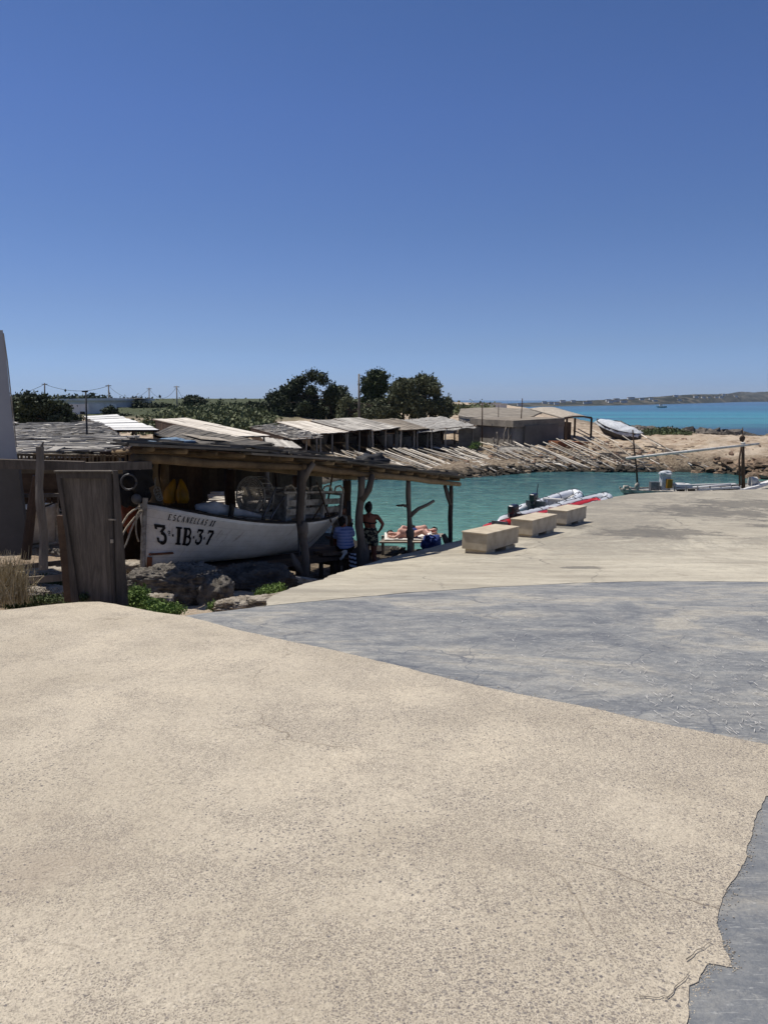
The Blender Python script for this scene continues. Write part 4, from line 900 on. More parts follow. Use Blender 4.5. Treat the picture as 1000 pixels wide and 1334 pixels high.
def hut(label, FL, FR, BR, BL, mat, style, posts=3, back=True, side=True, seed=0, beams=True, name='boathouse', cat='boathouse'):
    FL, FR, BR, BL = map(Vector, (FL, FR, BR, BL)); c = (FL + FR + BR + BL) / 4
    o = thing(name, label, cat, (c.x, c.y, gz(c.x, c.y)))
    m = MB(); roof_sheet(m, FL, FR, BR, BL, style, seed); r = part('roof', m, M[mat], o)
    if style == 'cloth': sd = r.modifiers.new('s', 'SOLIDIFY'); sd.thickness = .03
    rnd = random.Random(seed + 5)
    inner = [(FL.lerp(FR, u), v) for v in (0,) for u in [i / (posts - 1) for i in range(posts)]]
    for i in range(posts):
        u = .02 + .96 * i / (posts - 1)
        for v in (.04, .55):
            p = FL.lerp(FR, u).lerp(BL.lerp(BR, u), v); g = gz(p.x, p.y)
            if p.z - g < .4: continue
            m = MB(); pts, rr = crooked((p.x, p.y, g - .1), (p.x + rnd.uniform(-.08, .08), p.y, p.z - .05), .075, .06, .03, 5, seed + i); m.tube(pts, rr, 6); part('post', m, M['driftwood'] if v < .3 else M['dark_wood'], o)
    if beams:
        for v in (.04, .55):
            m = MB(); a = FL.lerp(BL, v); b = FR.lerp(BR, v); m.tube([a - Vector((0, 0, .1)), b - Vector((0, 0, .1))], .06, 6); part('beam', m, M['dark_wood'], o)
        for i in range(5):
            u = i / 4; m = MB(); m.tube([FL.lerp(FR, u) - Vector((0, 0, .06)), BL.lerp(BR, u) - Vector((0, 0, .06))], .04, 5); part('rafter', m, M['dark_wood'], o)
    def wall(A, B, nm):
        m = MB(); n = max(3, int((B - A).length / .3)); up = (B - A).normalized()
        for i in range(n):
            p = A.lerp(B, (i + .5) / n); g = min(gz(p.x, p.y), p.z - .5); m.bar((p.x, p.y, g - .2), (p.x, p.y, p.z - .02), (B - A).length / n * .99, .03, up=Vector((-up.y, up.x, 0)), r=rnd.random())
        part(nm, m, M['dark_wood'], o)
    if back: wall(BL.lerp(FL, .04), BR.lerp(FR, .04), 'back_wall')
    if side:
        wall(FL.lerp(BL, .15), BL.lerp(FL, .05), 'side_wall')
        if side == 2: wall(FR.lerp(BR, .15), BR.lerp(FR, .05), 'side_wall')
    return o
hut('boathouse with an even row of bleached white roof panels, left of the dark roofed ones', P(150, 559.5, 34), P(207, 559.5, 36), P(153, 541, 48), P(110, 543.5, 46), 'roof_white', 'panels', 3, seed=1)
hut('long boathouse with a wide dark grey board roof behind the near shed', P(200, 566, 36), P(288, 585, 31), P(357, 577.5, 36), P(226, 553.5, 50), 'roof_dark', 'boards', 4, seed=2)
hut('long narrow boathouse with a pale tan roof behind the dark grey roof', P(306, 569, 43), P(352, 567, 44), P(243, 544.5, 62), P(199, 546, 58), 'roof_pale', 'boards', 3, seed=3)
hut('boathouse with a loose brushwood roof at the far left, seen over the weathered fence', P(15, 575, 26), P(158, 573, 28), P(125, 551, 40), P(10, 553, 38), 'roof_grey', 'brush', 5, seed=4)
hut('low boathouse with a broken brushwood roof left of the near shed', P(8, 593, 14.5), P(150, 590, 15.5), P(178, 572, 23), P(5, 570, 23), 'roof_grey', 'brush', 4, seed=5, side=2)
hut('boathouse with a patchy grey roof and a board leaning on its front', P(380, 571.5, 50), P(421, 569, 51), P(364, 553.5, 64), P(325, 556, 62), 'roof_grey', 'brush', 3, seed=6)
hut('boathouse with a smooth pale board roof, first of the light row across the inlet', P(414, 565, 54), P(455, 562.5, 56), P(399, 548, 68), P(360, 549.5, 66), 'roof_pale', 'boards', 3, seed=7)
hut('boathouse with a grey board roof, second of the light row across the inlet', P(455, 561.5, 56), P(485, 558.5, 57), P(436, 546.5, 69), P(404, 547.5, 68), 'roof_grey', 'boards', 3, seed=8)
hut('boathouse under the tall bare pole, with a light grey streaked roof', P(488, 561, 56), P(521, 556.5, 57), P(468, 543.5, 70), P(434, 545, 69), 'roof_grey', 'boards', 3, seed=9)
hut('boathouse with a brown and grey board roof right of the tall bare pole', P(523, 560, 56), P(559, 558, 57), P(517, 545, 70), P(474, 547, 69), 'roof_brown', 'boards', 3, seed=10)
hut('boathouse with a ragged white cloth roof and a dark plank end beside the stone wall', P(543, 561, 56.5), P(620, 554, 57.5), P(575, 542.5, 68), P(522, 547, 69), 'tarp_grey', 'cloth', 5, seed=11)
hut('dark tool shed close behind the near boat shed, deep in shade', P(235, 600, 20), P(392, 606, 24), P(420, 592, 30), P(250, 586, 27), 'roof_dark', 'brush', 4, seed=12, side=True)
m = MB(); a = P(352, 566, 50); b = P(386, 571, 50.5)
for k in range(6): m.bar(P(345 + k * 6, 570 + k, 49), P(358 + k * 6, 581 + k * .6, 47), .5, .04)
meta(part('leaning_boards', m, M['roof_grey']), 'grey boards leaning against the front of the patchy roofed boathouse', 'boards')
# plank clad end of the cloth roofed boathouse
m = MB()
for k in range(7): p = P(597, 583 - k * 4.2, 57.6); q = P(625, 582 - k * 3.9, 58.2); m.bar(p, q, .05, .24)
meta(part('plank_cladding', m, M['roof_dark']), 'dark horizontal plank screen closing the end of the cloth roofed boathouse', 'screen')
# boats kept inside the far boathouses
def small_boat(label, px, py, D, ang, L=4.6, W=.8, h=.75, mat='white_paint', band=None, cabin=True):
    o, p, z = make_boat('stored_boat', label, 'boats stored inside the boathouses', L=L, W=W, bow=h * 1.25, mid=h, stern=h * 1.1, mat=mat, band=band)
    if cabin:
        m = MB(); m.box((L * .62, 0, h + .3), (1.1, W * 1.1, .7)); q = part('cabin', m, M['white_paint'], o)
        for k in (-.3, .15): m = MB(); m.box((L * .62 + k, -W * .56, h + .38), (.3, .03, .3)); part('window', m, M['black_paint'], q)
    b = P(px, py, D); o.location = (b.x, b.y, gz(b.x, b.y) + .12); o.rotation_euler = (0, 0, R(ang)); return o
small_boat('white boat with a small cabin stored under the pale roofs left of the bare pole', 484, 586, 60.5, 125)
small_boat('white boat stored right of the bare pole with its bow pointing to the water', 514, 587, 58.5, 100, 5.2, .95, .95)
small_boat('small white boat stored in the dark boathouse under the brown roof', 536, 586, 59.5, 115, cabin=True)
small_boat('pale grey boat stored under the ragged white cloth roof', 572, 578, 61.5, 150, cabin=False, h=.85, mat='worn_white')
small_boat('white boat with a blue lower band stored behind the weathered fence', 75, 708, 14.6, 200, 3.6, .7, .62, cabin=False)
small_boat('shaded boat stored under the patchy brushwood roof', 425, 580, 60, 125, cabin=False)

# grey stone building with its rendered front, roof and poles
so = thing('stone_building', 'low rubble stone building with an earth roof behind the slipway', 'building', P(640, 580, 60))
a0, a1, b0, b1 = P(622, 579, 60.0), P(672, 582, 60.5), P(592, 541, 74), P(700, 543, 76)
zt0, zt1 = P(598, 541.5, 66).z, P(672, 553, 60.5).z
m = MB(); A = Vector((P(597, 560, 66).x, 66, 0)); B = Vector((a1.x, 60.4, 0)); n = 14
vs = []
for i in range(n + 1):
    f = i / n; p = A.lerp(B, f); zt = P(597 + (672 - 597) * f, 541 + 12 * f, 66 - 5.6 * f).z; vs += [(p.x, p.y, .2), (p.x, p.y, zt), (p.x + .3, p.y + .4, zt), (p.x + .3, p.y + .4, .2)]
m.add(vs, [(4 * i + k, 4 * i + 4 + k, 4 * i + 4 + (k + 1) % 4, 4 * i + (k + 1) % 4) for i in range(n) for k in range(4)] + [(0, 1, 2, 3), (4 * n, 4 * n + 3, 4 * n + 2, 4 * n + 1)], .5)
part('rubble_wall', m, M['rubble'], so)
m = MB(); n = 10; vs = []
top = [P(597, 540.5, 66), P(634, 547, 63), P(671, 552.5, 60.5)]; bk = [P(600, 532.5, 92), P(650, 531.5, 92), P(715, 533, 92)]
for i in range(25):
    f = i / 24; fr = top[0].lerp(top[1], f * 2) if f < .5 else top[1].lerp(top[2], f * 2 - 1); b = bk[0].lerp(bk[1], f * 2) if f < .5 else bk[1].lerp(bk[2], f * 2 - 1)
    for j in range(17): v = fr.lerp(b, j / 16); vs.append(v + Vector((0, 0, .05 + .1 * noise.noise(v * .5) - .06 * (j == 0))))
m.add(vs, [(i * 17 + j, (i + 1) * 17 + j, (i + 1) * 17 + j + 1, i * 17 + j + 1) for i in range(24) for j in range(16)], .5)
rf = part('roof', m, M['earth_roof'], so); sd = rf.modifiers.new('s', 'SOLIDIFY'); sd.thickness = .15; sd.offset = -1
fo = thing('garage', 'grey rendered flat roofed garage with a wide dark door facing the water', 'garage', P(700, 584, 57))
def wallbox(m, px0, px1, pyb, pyt0, pyt1, D0, D1, dep, r=.5):
    a = P(px0, pyb, D0); b = P(px1, pyb, D1); t0 = P(px0, pyt0, D0).z; t1 = P(px1, pyt1, D1).z; n = Vector((-(b.y - a.y), b.x - a.x, 0)).normalized() * dep
    lo = min(a.z, b.z) - .3
    vs = [(a.x, a.y, lo), (b.x, b.y, lo), (b.x, b.y, t1), (a.x, a.y, t0)]; vs += [(v[0] + n.x, v[1] + n.y, v[2]) for v in vs]
    m.add(vs, [(0, 1, 2, 3), (7, 6, 5, 4), (0, 4, 5, 1), (1, 5, 6, 2), (2, 6, 7, 3), (3, 7, 4, 0)], r)
m = MB(); wallbox(m, 670, 733, 584, 550.5, 547, 57, 58.5, 6); part('wall', m, M['garage_render'], fo)
m = MB(); wallbox(m, 683, 726, 583.5, 554.5, 551.5, 56.93, 58.1, .1); part('door', m, M['door_render'], fo)
m = MB(); wallbox(m, 668, 735, 550.4, 548, 544.6, 56.7, 58.3, 6.8); part('roof_slab', m, M['roof_brown'], fo)
def pole(label, px, pyb, pyt, D, r=.06, mat='dark_wood', group=None, lean=0):
    b = P(px, pyb, D); t_ = P(px + lean, pyt, D); z = gz(b.x, b.y) if D < 200 else b.z; m = MB(); m.tube([(b.x, b.y, min(z, b.z) - .2), (t_.x, t_.y, t_.z)], [r, r * .7], 7)
    return meta(part('pole', m, M[mat], smooth=True), label, 'pole', group)
pole('tall thin dark pole rising in front of the rubble stone wall', 628, 555, 524, 60)
pole('short thin pole on the earth roof of the stone building', 649, 550, 528, 66, .04)
pole('knobbly leaning pole at the left corner of the grey garage', 677, 552, 519, 60, .05, lean=3)
pole('tall bare grey pole standing in front of the tree clump', 467.5, 547, 487, 72, .12, 'driftwood')
pole('dark metal post with a small arm rising over the brushwood roofs at the left', 112, 572, 509, 30, .045, 'black_rubber')
m = MB(); m.box(P(111, 510, 30), (.22, .06, .06)); 
meta(part('lamp_arm', m, M['black_rubber'], bpy.data.objects.get('pole.004')), None, None)
# open canopy right of the garage
co = thing('canopy', 'open sided canopy with a pale barrel roof and dark posts right of the garage', 'canopy', P(745, 570, 62))
m = MB(); A, B, Cc, Dd = P(735, 544.5, 60), P(770, 544, 62), P(722, 530.5, 74), P(690, 532, 74); n = 10; vs = []
for i in range(n + 1):
    f = i / n; h = .16 * math.sin(math.pi * f)
    for j in range(9): g = j / 8; p = A.lerp(B, f).lerp(Dd.lerp(Cc, f), g); vs.append(p + Vector((0, 0, h * (1 - .5 * g))))
m.add(vs, [(i * 9 + j, (i + 1) * 9 + j, (i + 1) * 9 + j + 1, i * 9 + j + 1) for i in range(n) for j in range(8)], .5); rf = part('roof', m, M['pale_rock'], co, smooth=True); sd = rf.modifiers.new('s', 'SOLIDIFY'); sd.thickness = .12
for px, D in ((738, 59.9), (748.5, 64), (770, 62)):
    m = MB(); t_ = P(px, 544.5, D); m.tube([(t_.x, t_.y, gz(t_.x, t_.y) - .1), t_], .09, 7); part('post', m, M['dark_wood'], co)
m = MB(); m.tube([A, A.lerp(B, .3) + Vector((0, 0, .08)), A.lerp(B, .7) + Vector((0, 0, .08)), B], .07, 6); part('beam', m, M['dark_wood'], co)
m = MB(); wallbox(m, 727, 743, 574, 549, 550, 60.2, 60.6, .12); part('side_panel', m, M['dark_wood'], co)
# retaining wall, small skiff, dry hedge posts
m = MB(); wallbox(m, 726, 765, 584, 575, 576, 56, 57, 1.2); meta(part('brick_wall', m, M['terracotta']), 'low reddish block wall at the foot of the grey garage', 'wall')
sk, _, _ = make_boat('skiff', 'small upturned grey skiff lying in front of the rubble stone wall', None, 3.2, .5, .4, .3, .35, 'worn_white'); b = P(666, 588, 55); sk.location = (b.x - 1, b.y, gz(b.x, b.y) + .35); sk.rotation_euler = (R(180), 0, R(5))
for k, (px, h_) in enumerate(((648, 1.3), (655, 1.6), (662, 1.9), (643, .9), (668, 1.5))):
    b = P(px, 582, 57.5); m = MB(); z = gz(b.x, b.y); pts, rr = crooked((b.x, b.y, z - .2), (b.x + random.uniform(-.3, .3), b.y, z + h_), .1, .05, .12, 8, k + 40); m.tube(pts, rr, 6)
    m.tube([pts[4], pts[4] + Vector((.2, 0, .3))], [.05, .03], 5); meta(part('driftwood_stake', m, M['driftwood'], smooth=True), 'gnarled driftwood stake standing in front of the rubble stone wall', 'stake', 'driftwood stakes by the stone wall')
# white tarp covered boat on the slip
o, _, _ = make_boat('covered_boat', 'boat wrapped in a crumpled white tarpaulin at the top of the rocky slip', None, 5.2, 1.1, 1.0, .8, .85, 'dark_grey', 'dark_paint'); b0 = P(822, 577, 61); b1 = P(789, 562, 70)
m = MB(); n = 30; vs = []
for i in range(n + 1):
    f = i / n; w_ = 1.15 * (math.sin(math.pi * min(.97, max(.03, f ** .8)))) ** .45; 
    for j in range(13):
        a = math.pi * j / 12; x = f * 5.1; v = Vector((x, w_ * math.cos(a), (1.0 - .5 * f if f < .3 else .85) - .25 + .62 * math.sin(a) ** .7 * (.35 + .65 * math.sin(math.pi * f) ** .5))); vs.append(v + v.normalized() * .2 * noise.noise(v * 2.4) + v.normalized() * .08 * noise.noise(v * 5.0))
m.add(vs, [(i * 13 + j, (i + 1) * 13 + j, (i + 1) * 13 + j + 1, i * 13 + j + 1) for i in range(n) for j in range(12)], .5); part('tarpaulin', m, M['tarp_white'], o, smooth=True)
o.location = (19.7, 59.8, gz(19.7, 59.8) - .35); o.rotation_euler = (0, R(-15), math.atan2(3.2, -2.2)); o.scale = (.86, .85, 1.0)
# slipway rails (timber runners from the boathouses down to the water)
TW = lambda x, y: max(Tz(x, y), -.15)
RAILS = [((604, 581), (737, 614)), ((580, 588), (640, 611)), ((717, 584), (780, 607)), ((746, 570), (825, 602)), ((770, 571), (858, 611)), ((752, 570), (838, 610)), ((800, 588), (848, 616)), ((810, 578), (872, 615)), ((834, 578), (900, 612)), ((866, 594), (932, 616)), ((842, 582), (915, 614)),
         ((539, 589), (654, 612)), ((553, 588), (668, 610)), ((568, 587), (690, 612)), ((500, 590), (572, 618)), ((512, 592), (590, 617)), ((520, 590), (612, 616)), ((588, 583), (712, 613)), ((640, 592), (700, 612)), ((655, 594), (722, 614)), ((478, 594), (548, 618)), ((462, 596), (520, 620)), ((446, 597), (500, 621)), ((430, 598), (478, 622)), ((596, 590), (662, 611)), ((700, 588), (752, 612)), ((783, 590), (832, 616)), ((526, 588), (630, 614))]
_r = random.Random(3)
for k in range(40):
    x0 = 436 + k * 8.2 + _r.uniform(-2, 2); RAILS.append(((x0, float(np.interp(x0, [440, 560, 700, 760], [598, 588, 586, 580])) + _r.uniform(-3, 4)), (x0 + _r.uniform(66, 82), _r.uniform(608, 616))))
for k, (a, b) in enumerate(RAILS):
    A = G(a[0], a[1], TW, 40, 90); B = G(b[0], b[1], TW, 40, 90); m = MB(); A.z += .45; B.z += .06; n = 8
    pts = [A.lerp(B, i / n) + Vector((.05 * noise.noise(Vector((i, k, 0))), 0, 0)) for i in range(n + 1)]
    lift = max(0, max(TW(p.x, p.y) + .04 - p.z for p in pts[1:-1])) * .6
    for i, p in enumerate(pts): p.z += lift
    m.tube(pts, [.042] * (n + 1), 6, wob=.05)
    meta(part('slipway_rail', m, (M['roof_pale'], M['roof_grey'], M['driftwood'], M['roof_grey'])[k % 4], smooth=True), 'bleached timber slipway runner laid over the rocks down to the water across the inlet', 'slipway rail', 'timber slipway runners across the inlet')
m = MB()
for k, (a, b) in enumerate(RAILS[:28]):
    if k % 2: continue
    A = G(a[0], a[1], TW, 40, 90); B = G(b[0], b[1], TW, 40, 90)
    for i in range(1, 9): p = A.lerp(B, i / 9); p.z = TW(p.x, p.y) + .05; m.bar(p + Vector((-.55, .1, 0)), p + Vector((.55, -.1, 0)), .12, .08)
meta(part('cross_sleepers', m, M['driftwood']), kind='stuff')
# shore rubble, uncountable
def stones(name, mat, n, region, smin, smax, seed, flat=.6, low=-.15, high=9):
    rnd = random.Random(seed); m = MB(); k = 0; tries = 0
    while k < n and tries < n * 20:
        tries += 1; x, y = region(rnd)
        z = Tz(x, y)
        if z < low or z > high: continue
        s = rnd.uniform(smin, smax) * (rnd.random() ** 1.5 * .8 + .4); m.ell((x, y, z + s * .1), s, s * rnd.uniform(.6, 1), s * flat, 7, 5, Matrix.Rotation(rnd.random() * 6.3, 3, 'Z'), rnd.random(), .7, rnd.random() * 50); k += 1
    return meta(part(name, m, M[mat]), kind='stuff')
stones('shore_rubble', 'shore_stone', 900, lambda r: (r.uniform(-4, 23), r.uniform(44.3, 57)), .05, .24, 1, .5)
stones('red_rubble', 'red_rock', 300, lambda r: (r.uniform(4, 26), r.uniform(50, 60)), .06, .26, 2)
stones('dark_shore_rocks', 'wet_rock', 520, lambda r: (r.uniform(-5, 24), r.uniform(43.8, 50)), .1, .34, 3, .5, -.4, .3)
stones('seaward_rocks', 'dark_rock', 450, lambda r: (r.uniform(18, 60), r.uniform(78, 120)), .4, 1.4, 4, .5, -.3, .8)
stones('cliff_rocks', 'cliff_stone', 110, lambda r: (r.uniform(18, 30), r.uniform(44.3, 50)), .2, .75, 5, .45, -.2, .9)
stones('left_rubble', 'pale_rock', 260, lambda r: (r.uniform(-16, -3.5), r.uniform(9.4, 24)), .05, .22, 6)
# motor boat crossing the bay
D = 470; mo, _, _ = make_boat('motor_boat', 'tiny white motor boat crossing the open turquoise bay', None, 6.5, 1.0, 1.0, .8, .8, 'far_white', 'far_white'); b = P(868, 530.8, D); mo.location = (b.x, b.y, .1); mo.rotation_euler = (0, 0, R(175))
m = MB(); m.box((3.6, 0, 1.4), (1.6, 1.2, .9)); part('cabin', m, M['far_white'], mo)
# ------------------------------------------------------------------ trees, scrub and plants
def leaves(lobes, n, size, seed, shell=.55, up=.3, elong=1.6, low=None):
    rs = np.random.RandomState(seed); vol = np.array([l[3] * l[4] * l[5] for l in lobes]) ** .66; pk = rs.choice(len(lobes), n, p=vol / vol.sum())
    L = np.array([l for l in lobes], float); c = L[pk, :3]; rad = L[pk, 3:6]
    d = rs.normal(size=(n, 3)); d /= np.linalg.norm(d, axis=1)[:, None]; r = (shell + (1 - shell) * rs.rand(n) ** .6) * (1 + .18 * rs.normal(size=n))
    # break the outline into sprays
    fr = np.array([noise.noise(Vector((a[0] * 2.6 + b, a[1] * 2.6, a[2] * 2.6 + seed))) for a, b in zip(d, pk)]); r *= 1 + .62 * fr
    p = c + d * rad * r[:, None]
    if low is not None: p = p[p[:, 2] > low]; 
    n = len(p); a = rs.normal(size=(n, 3)); a[:, 2] += up; a /= np.linalg.norm(a, axis=1)[:, None]; b = np.cross(a, rs.normal(size=(n, 3))); b /= np.linalg.norm(b, axis=1)[:, None]
    s = size * (.5 + rs.rand(n))[:, None]; v = np.stack([p - a * s * elong / 2, p + b * s / 2, p + a * s * elong / 2, p - b * s / 2], 1).reshape(-1, 3)
    m = MB(); m.v = [tuple(x) for x in v]; m.f = [(4 * i, 4 * i + 1, 4 * i + 2, 4 * i + 3) for i in range(n)]; m.r = list(rs.rand(n)); return m
def tree(name, label, pxs, D, base_z, lobes_px, mat, n, size, trunks, seed, group=None, cat='tree', shell=.5):
    # lobes_px: (px, py, half width px, half height px, depth offset)
    b = P(pxs, 550, D); o = thing(name, label, cat, (b.x, b.y, base_z), group); k = D / F; lob = []
    for (x, y, w, h, dd) in lobes_px: q = P(x, y, D + dd); lob.append((q.x, q.y, q.z, w * k, max(w, h) * k * .9, h * k))
    m = leaves(lob, int(n * 2.3), size * .8, seed, shell); part('crown', m, M[mat], o)
    m = MB(); rnd = random.Random(seed)
    for tx in trunks:
        q = P(tx, 550, D); pts, rr = crooked((q.x, q.y, base_z - .3), (q.x + rnd.uniform(-.6, .6), q.y, max(l[2] for l in lob) - .3), .16, .04, .25, 8, seed + tx); m.tube(pts, rr, 6)
        for l in rnd.sample(lob, min(len(lob), 6)):
            s_ = pts[rnd.randint(2, 5)]; e = Vector(l[:3]); m.tube([s_, s_.lerp(e, .5) + Vector((0, 0, .2)), e], [.08, .05, .02], 5)
            for _ in range(3): e2 = e + Vector((rnd.uniform(-1, 1) * l[3], rnd.uniform(-1, 1) * l[4], rnd.uniform(.2, 1) * l[5])); m.tube([e, e.lerp(e2, .6), e2], [.03, .02, .01], 4)
    part('trunk', m, M['bark'], o); return o
def blobs(x0, x1, ytop, ybot, n, seed, w=(8, 18), h=(6, 13)):
    r = random.Random(seed); out = []
    for i in range(n): x = r.uniform(x0, x1); t_ = ytop(x) if callable(ytop) else ytop; ww = r.uniform(*w); hh = r.uniform(*h); out.append((x, r.uniform(t_ + hh, ybot), ww, hh, r.uniform(-2, 2)))
    return out
yt = lambda xs, ys: (lambda x: float(np.interp(x, xs, ys)))
tree('pine_tree', 'broad dark green pine bush at the far left behind the brushwood roofs', 52, 62, 2.2, blobs(22, 92, yt([15, 25, 40, 60, 80, 95], [518, 511, 510, 512, 522, 540]), 556, 26, 1), 'leaf_dark', 9000, .20, (38, 62), 1)
tree('pine_tree', 'dark round shrub in front of the right end of the white house', 143, 84, 3.0, [(143, 536, 8, 6, 0), (148, 540, 6, 5, 0), (160, 543, 14, 4, 0)], 'leaf_dark', 1500, .2, (143,), 2, cat='shrub')
tree('pine_tree', 'dark green tree just right of the white house', 195, 100, 3.6, blobs(178, 214, yt([175, 190, 200, 215], [522, 515, 516, 528]), 538, 12, 3, (6, 12), (4, 8)), 'leaf_dark', 3500, .22, (192, 200), 3)
tree('pine_tree', 'low dark tree with an uneven top left of the wire pole gap', 258, 104, 3.6, blobs(236, 284, yt([235, 252, 262, 275, 285], [524, 513, 517, 517, 526]), 536, 14, 4, (6, 11), (4, 8)), 'leaf_dark', 3800, .22, (252, 268), 4)
tree('pine_tree', 'small pointed dark trees between the low tree and the big clump', 296, 108, 3.6, blobs(284, 312, yt([284, 292, 300, 306, 312], [524, 517, 523, 524, 528]), 536, 9, 5, (4, 7), (4, 7)), 'leaf_mid', 2400, .2, (292,), 5)
tree('pine_tree', 'leftmost dark tree of the big clump, lower than its neighbours', 345, 90, 3.2, blobs(330, 366, yt([328, 340, 352, 366], [530, 515, 513, 502]), 552, 14, 6, (7, 12), (6, 10)), 'leaf_dark', 5000, .2, (345,), 6)
tree('pine_tree', 'tallest dark green tree of the big clump, with a broad rounded top', 406, 88, 3.2, blobs(360, 454, yt([358, 368, 385, 402, 418, 432, 445, 456], [505, 495, 492, 481, 481, 486, 489, 508]), 552, 64, 7, (6, 13), (5, 10)), 'leaf_dark', 17000, .2, (385, 405, 432), 7)
tree('olive_tree', 'slender olive green tree behind the tall bare pole', 489, 84, 3.0, [(483, 497, 12, 8, 0), (494, 492, 12, 9, 0), (489, 487, 9, 6, 0), (478, 508, 9, 7, 0), (497, 505, 10, 8, 0), (488, 515, 10, 9, 0), (484, 528, 12, 9, 0), (497, 526, 10, 10, 0), (475, 524, 8, 8, 0), (490, 540, 14, 8, 0)], 'leaf_mid', 5200, .19, (488,), 8)
tree('tamarisk_tree', 'feathery olive grey tamarisk at the right end of the tree clump', 545, 80, 2.8, blobs(512, 580, yt([510, 520, 535, 550, 562, 572, 582, 590], [500, 490, 486, 483, 488, 505, 512, 522]), 545, 44, 9, (5, 11), (5, 10)), 'leaf_olive', 11000, .17, (525, 545, 560), 9, shell=.35)
tree('tamarisk_tree', 'low grey green bush filling the gap under the slender olive tree', 470, 80, 2.8, blobs(438, 518, yt([436, 450, 470, 490, 510, 520], [525, 516, 524, 518, 515, 510]), 550, 24, 10, (8, 14), (6, 11)), 'leaf_olive', 8000, .18, (455, 500), 10, cat='bush', shell=.4)
tree('tamarisk_tree', 'thin wispy bush at the right edge of the tree clump', 583, 82, 2.6, [(583, 524, 6, 8, 0), (577, 530, 8, 9, 0), (587, 531, 4, 5, 0), (580, 538, 9, 6, 0)], 'leaf_olive', 1500, .15, (583,), 11, cat='bush', shell=.3)
for k, (x0, x1, lab) in enumerate(((212, 238, 'dark bush row right of the white house trees'), (176, 200, 'small dark bushes below the tree right of the white house'), (300, 336, 'dark scrubby bushes left of the big tree clump'))):
    tree('bush', lab, (x0 + x1) / 2, 101, 3.6, blobs(x0, x1, 524, 538, 9, 60 + k, (5, 9), (4, 6)), 'leaf_dark', 2200, .22, ((x0 + x1) / 2,), 60 + k, cat='bush')
def scrub(name, mat, px0, px1, ytop, ybot, D0, D1, n, size, seed, th=.8):
    r = random.Random(seed); lob = []
    for i in range(n):
        f = r.random(); px = r.uniform(px0, px1); D = D0 + (D1 - D0) * f; py = ybot + ((ytop(px) if callable(ytop) else ytop) - ybot) * (f ** .8); q = P(px, py, D); s = r.uniform(.5, 1.3) * D / 90
        z = max(min(q.z - .4 * s, q.z), gz(q.x, q.y) - .2); lob.append((q.x, q.y, q.z - .35 * s, s * 1.3, s * 1.3, s * th))
    m = leaves(lob, n * 95, size * 1.35, seed, .5, .8); return meta(part(name, m, M[mat]), kind='stuff')
scrub('scrub', 'leaf_scrub', 170, 355, yt([170, 220, 250, 355], [546, 536, 532, 532]), 562, 62, 96, 620, .16, 21)
scrub('hill_scrub', 'leaf_dark', 20, 340, yt([60, 110, 170, 230, 340], [519, 518, 522, 526, 527]), 540, 105, 170, 420, .3, 22)
scrub('coastal_scrub', 'leaf_mid', 838, 893, yt([838, 855, 880, 893], [560, 556, 557, 562]), 565, 70, 82, 60, .1, 23, .35)
scrub('inland_scrub', 'leaf_scrub', 560, 640, 531, 536, 110, 190, 70, .25, 24)
m = leaves([(P(621, 583, 55).x, 55.5, P(621, 580, 55).z, .35, .3, .25), (P(615, 585, 55).x, 55.2, P(615, 583, 55).z, .25, .2, .15)], 500, .06, 25, .5, .6); meta(part('green_shrub', m, M['leaf_fresh']), 'small bright green shrub at the foot of the plank screen across the inlet', 'shrub')
# white house behind the trees, its curved walls, and the small buildings beyond
ho = thing('white_house', 'low white house with flat roof and curved walls beyond the brushwood roofs', 'house', P(120, 545, 92))
def curved(name, pxs, pyt, D, depth, mat='far_white'):
    m = MB(); vs = []; n = len(pxs)
    for x, y, d in zip(pxs, pyt, D): p = P(x, y, d); vs += [(p.x, p.y, 2.5), (p.x, p.y, p.z), (p.x + .1, p.y + depth, p.z), (p.x + .1, p.y + depth, 2.5)]
    m.add(vs, [(4 * i + k, 4 * i + 4 + k, 4 * i + 4 + (k + 1) % 4, 4 * i + (k + 1) % 4) for i in range(n - 1) for k in range(4)] + [(0, 1, 2, 3), (4 * n - 4, 4 * n - 1, 4 * n - 2, 4 * n - 3)], .5); return part(name, m, M[mat], ho)
curved('wall', [60, 90, 125, 150, 165, 172, 174], [521.5, 521.5, 521, 520.5, 520.5, 521, 522], [100, 98, 97, 97.5, 99, 102, 106], 8)
curved('garden_wall', [70, 90, 115, 135, 147, 149], [526.8, 526.6, 526.2, 526, 526.2, 527.5], [88, 86, 85.5, 87, 90, 94], .5)
curved('roof_edge', [59, 90, 125, 150, 166, 174, 176], [519.6, 519.6, 519, 518.6, 518.8, 519.6, 520.5], [99.5, 97.5, 96.5, 97, 98.5, 101.7, 106], 9, 'far_white'); 
bpy.data.objects['roof_edge'].scale = (1, 1, 1)
for v in bpy.data.objects['roof_edge'].data.vertices:
    if v.co.z + BASE[ho.name].z < 2.6: v.co.z = P(120, 521.8, 97).z - BASE[ho.name].z
m = MB(); m.box(P(108, 541, 85.2), (.5, .1, .8)); part('window', m, M['dark_paint'], ho)
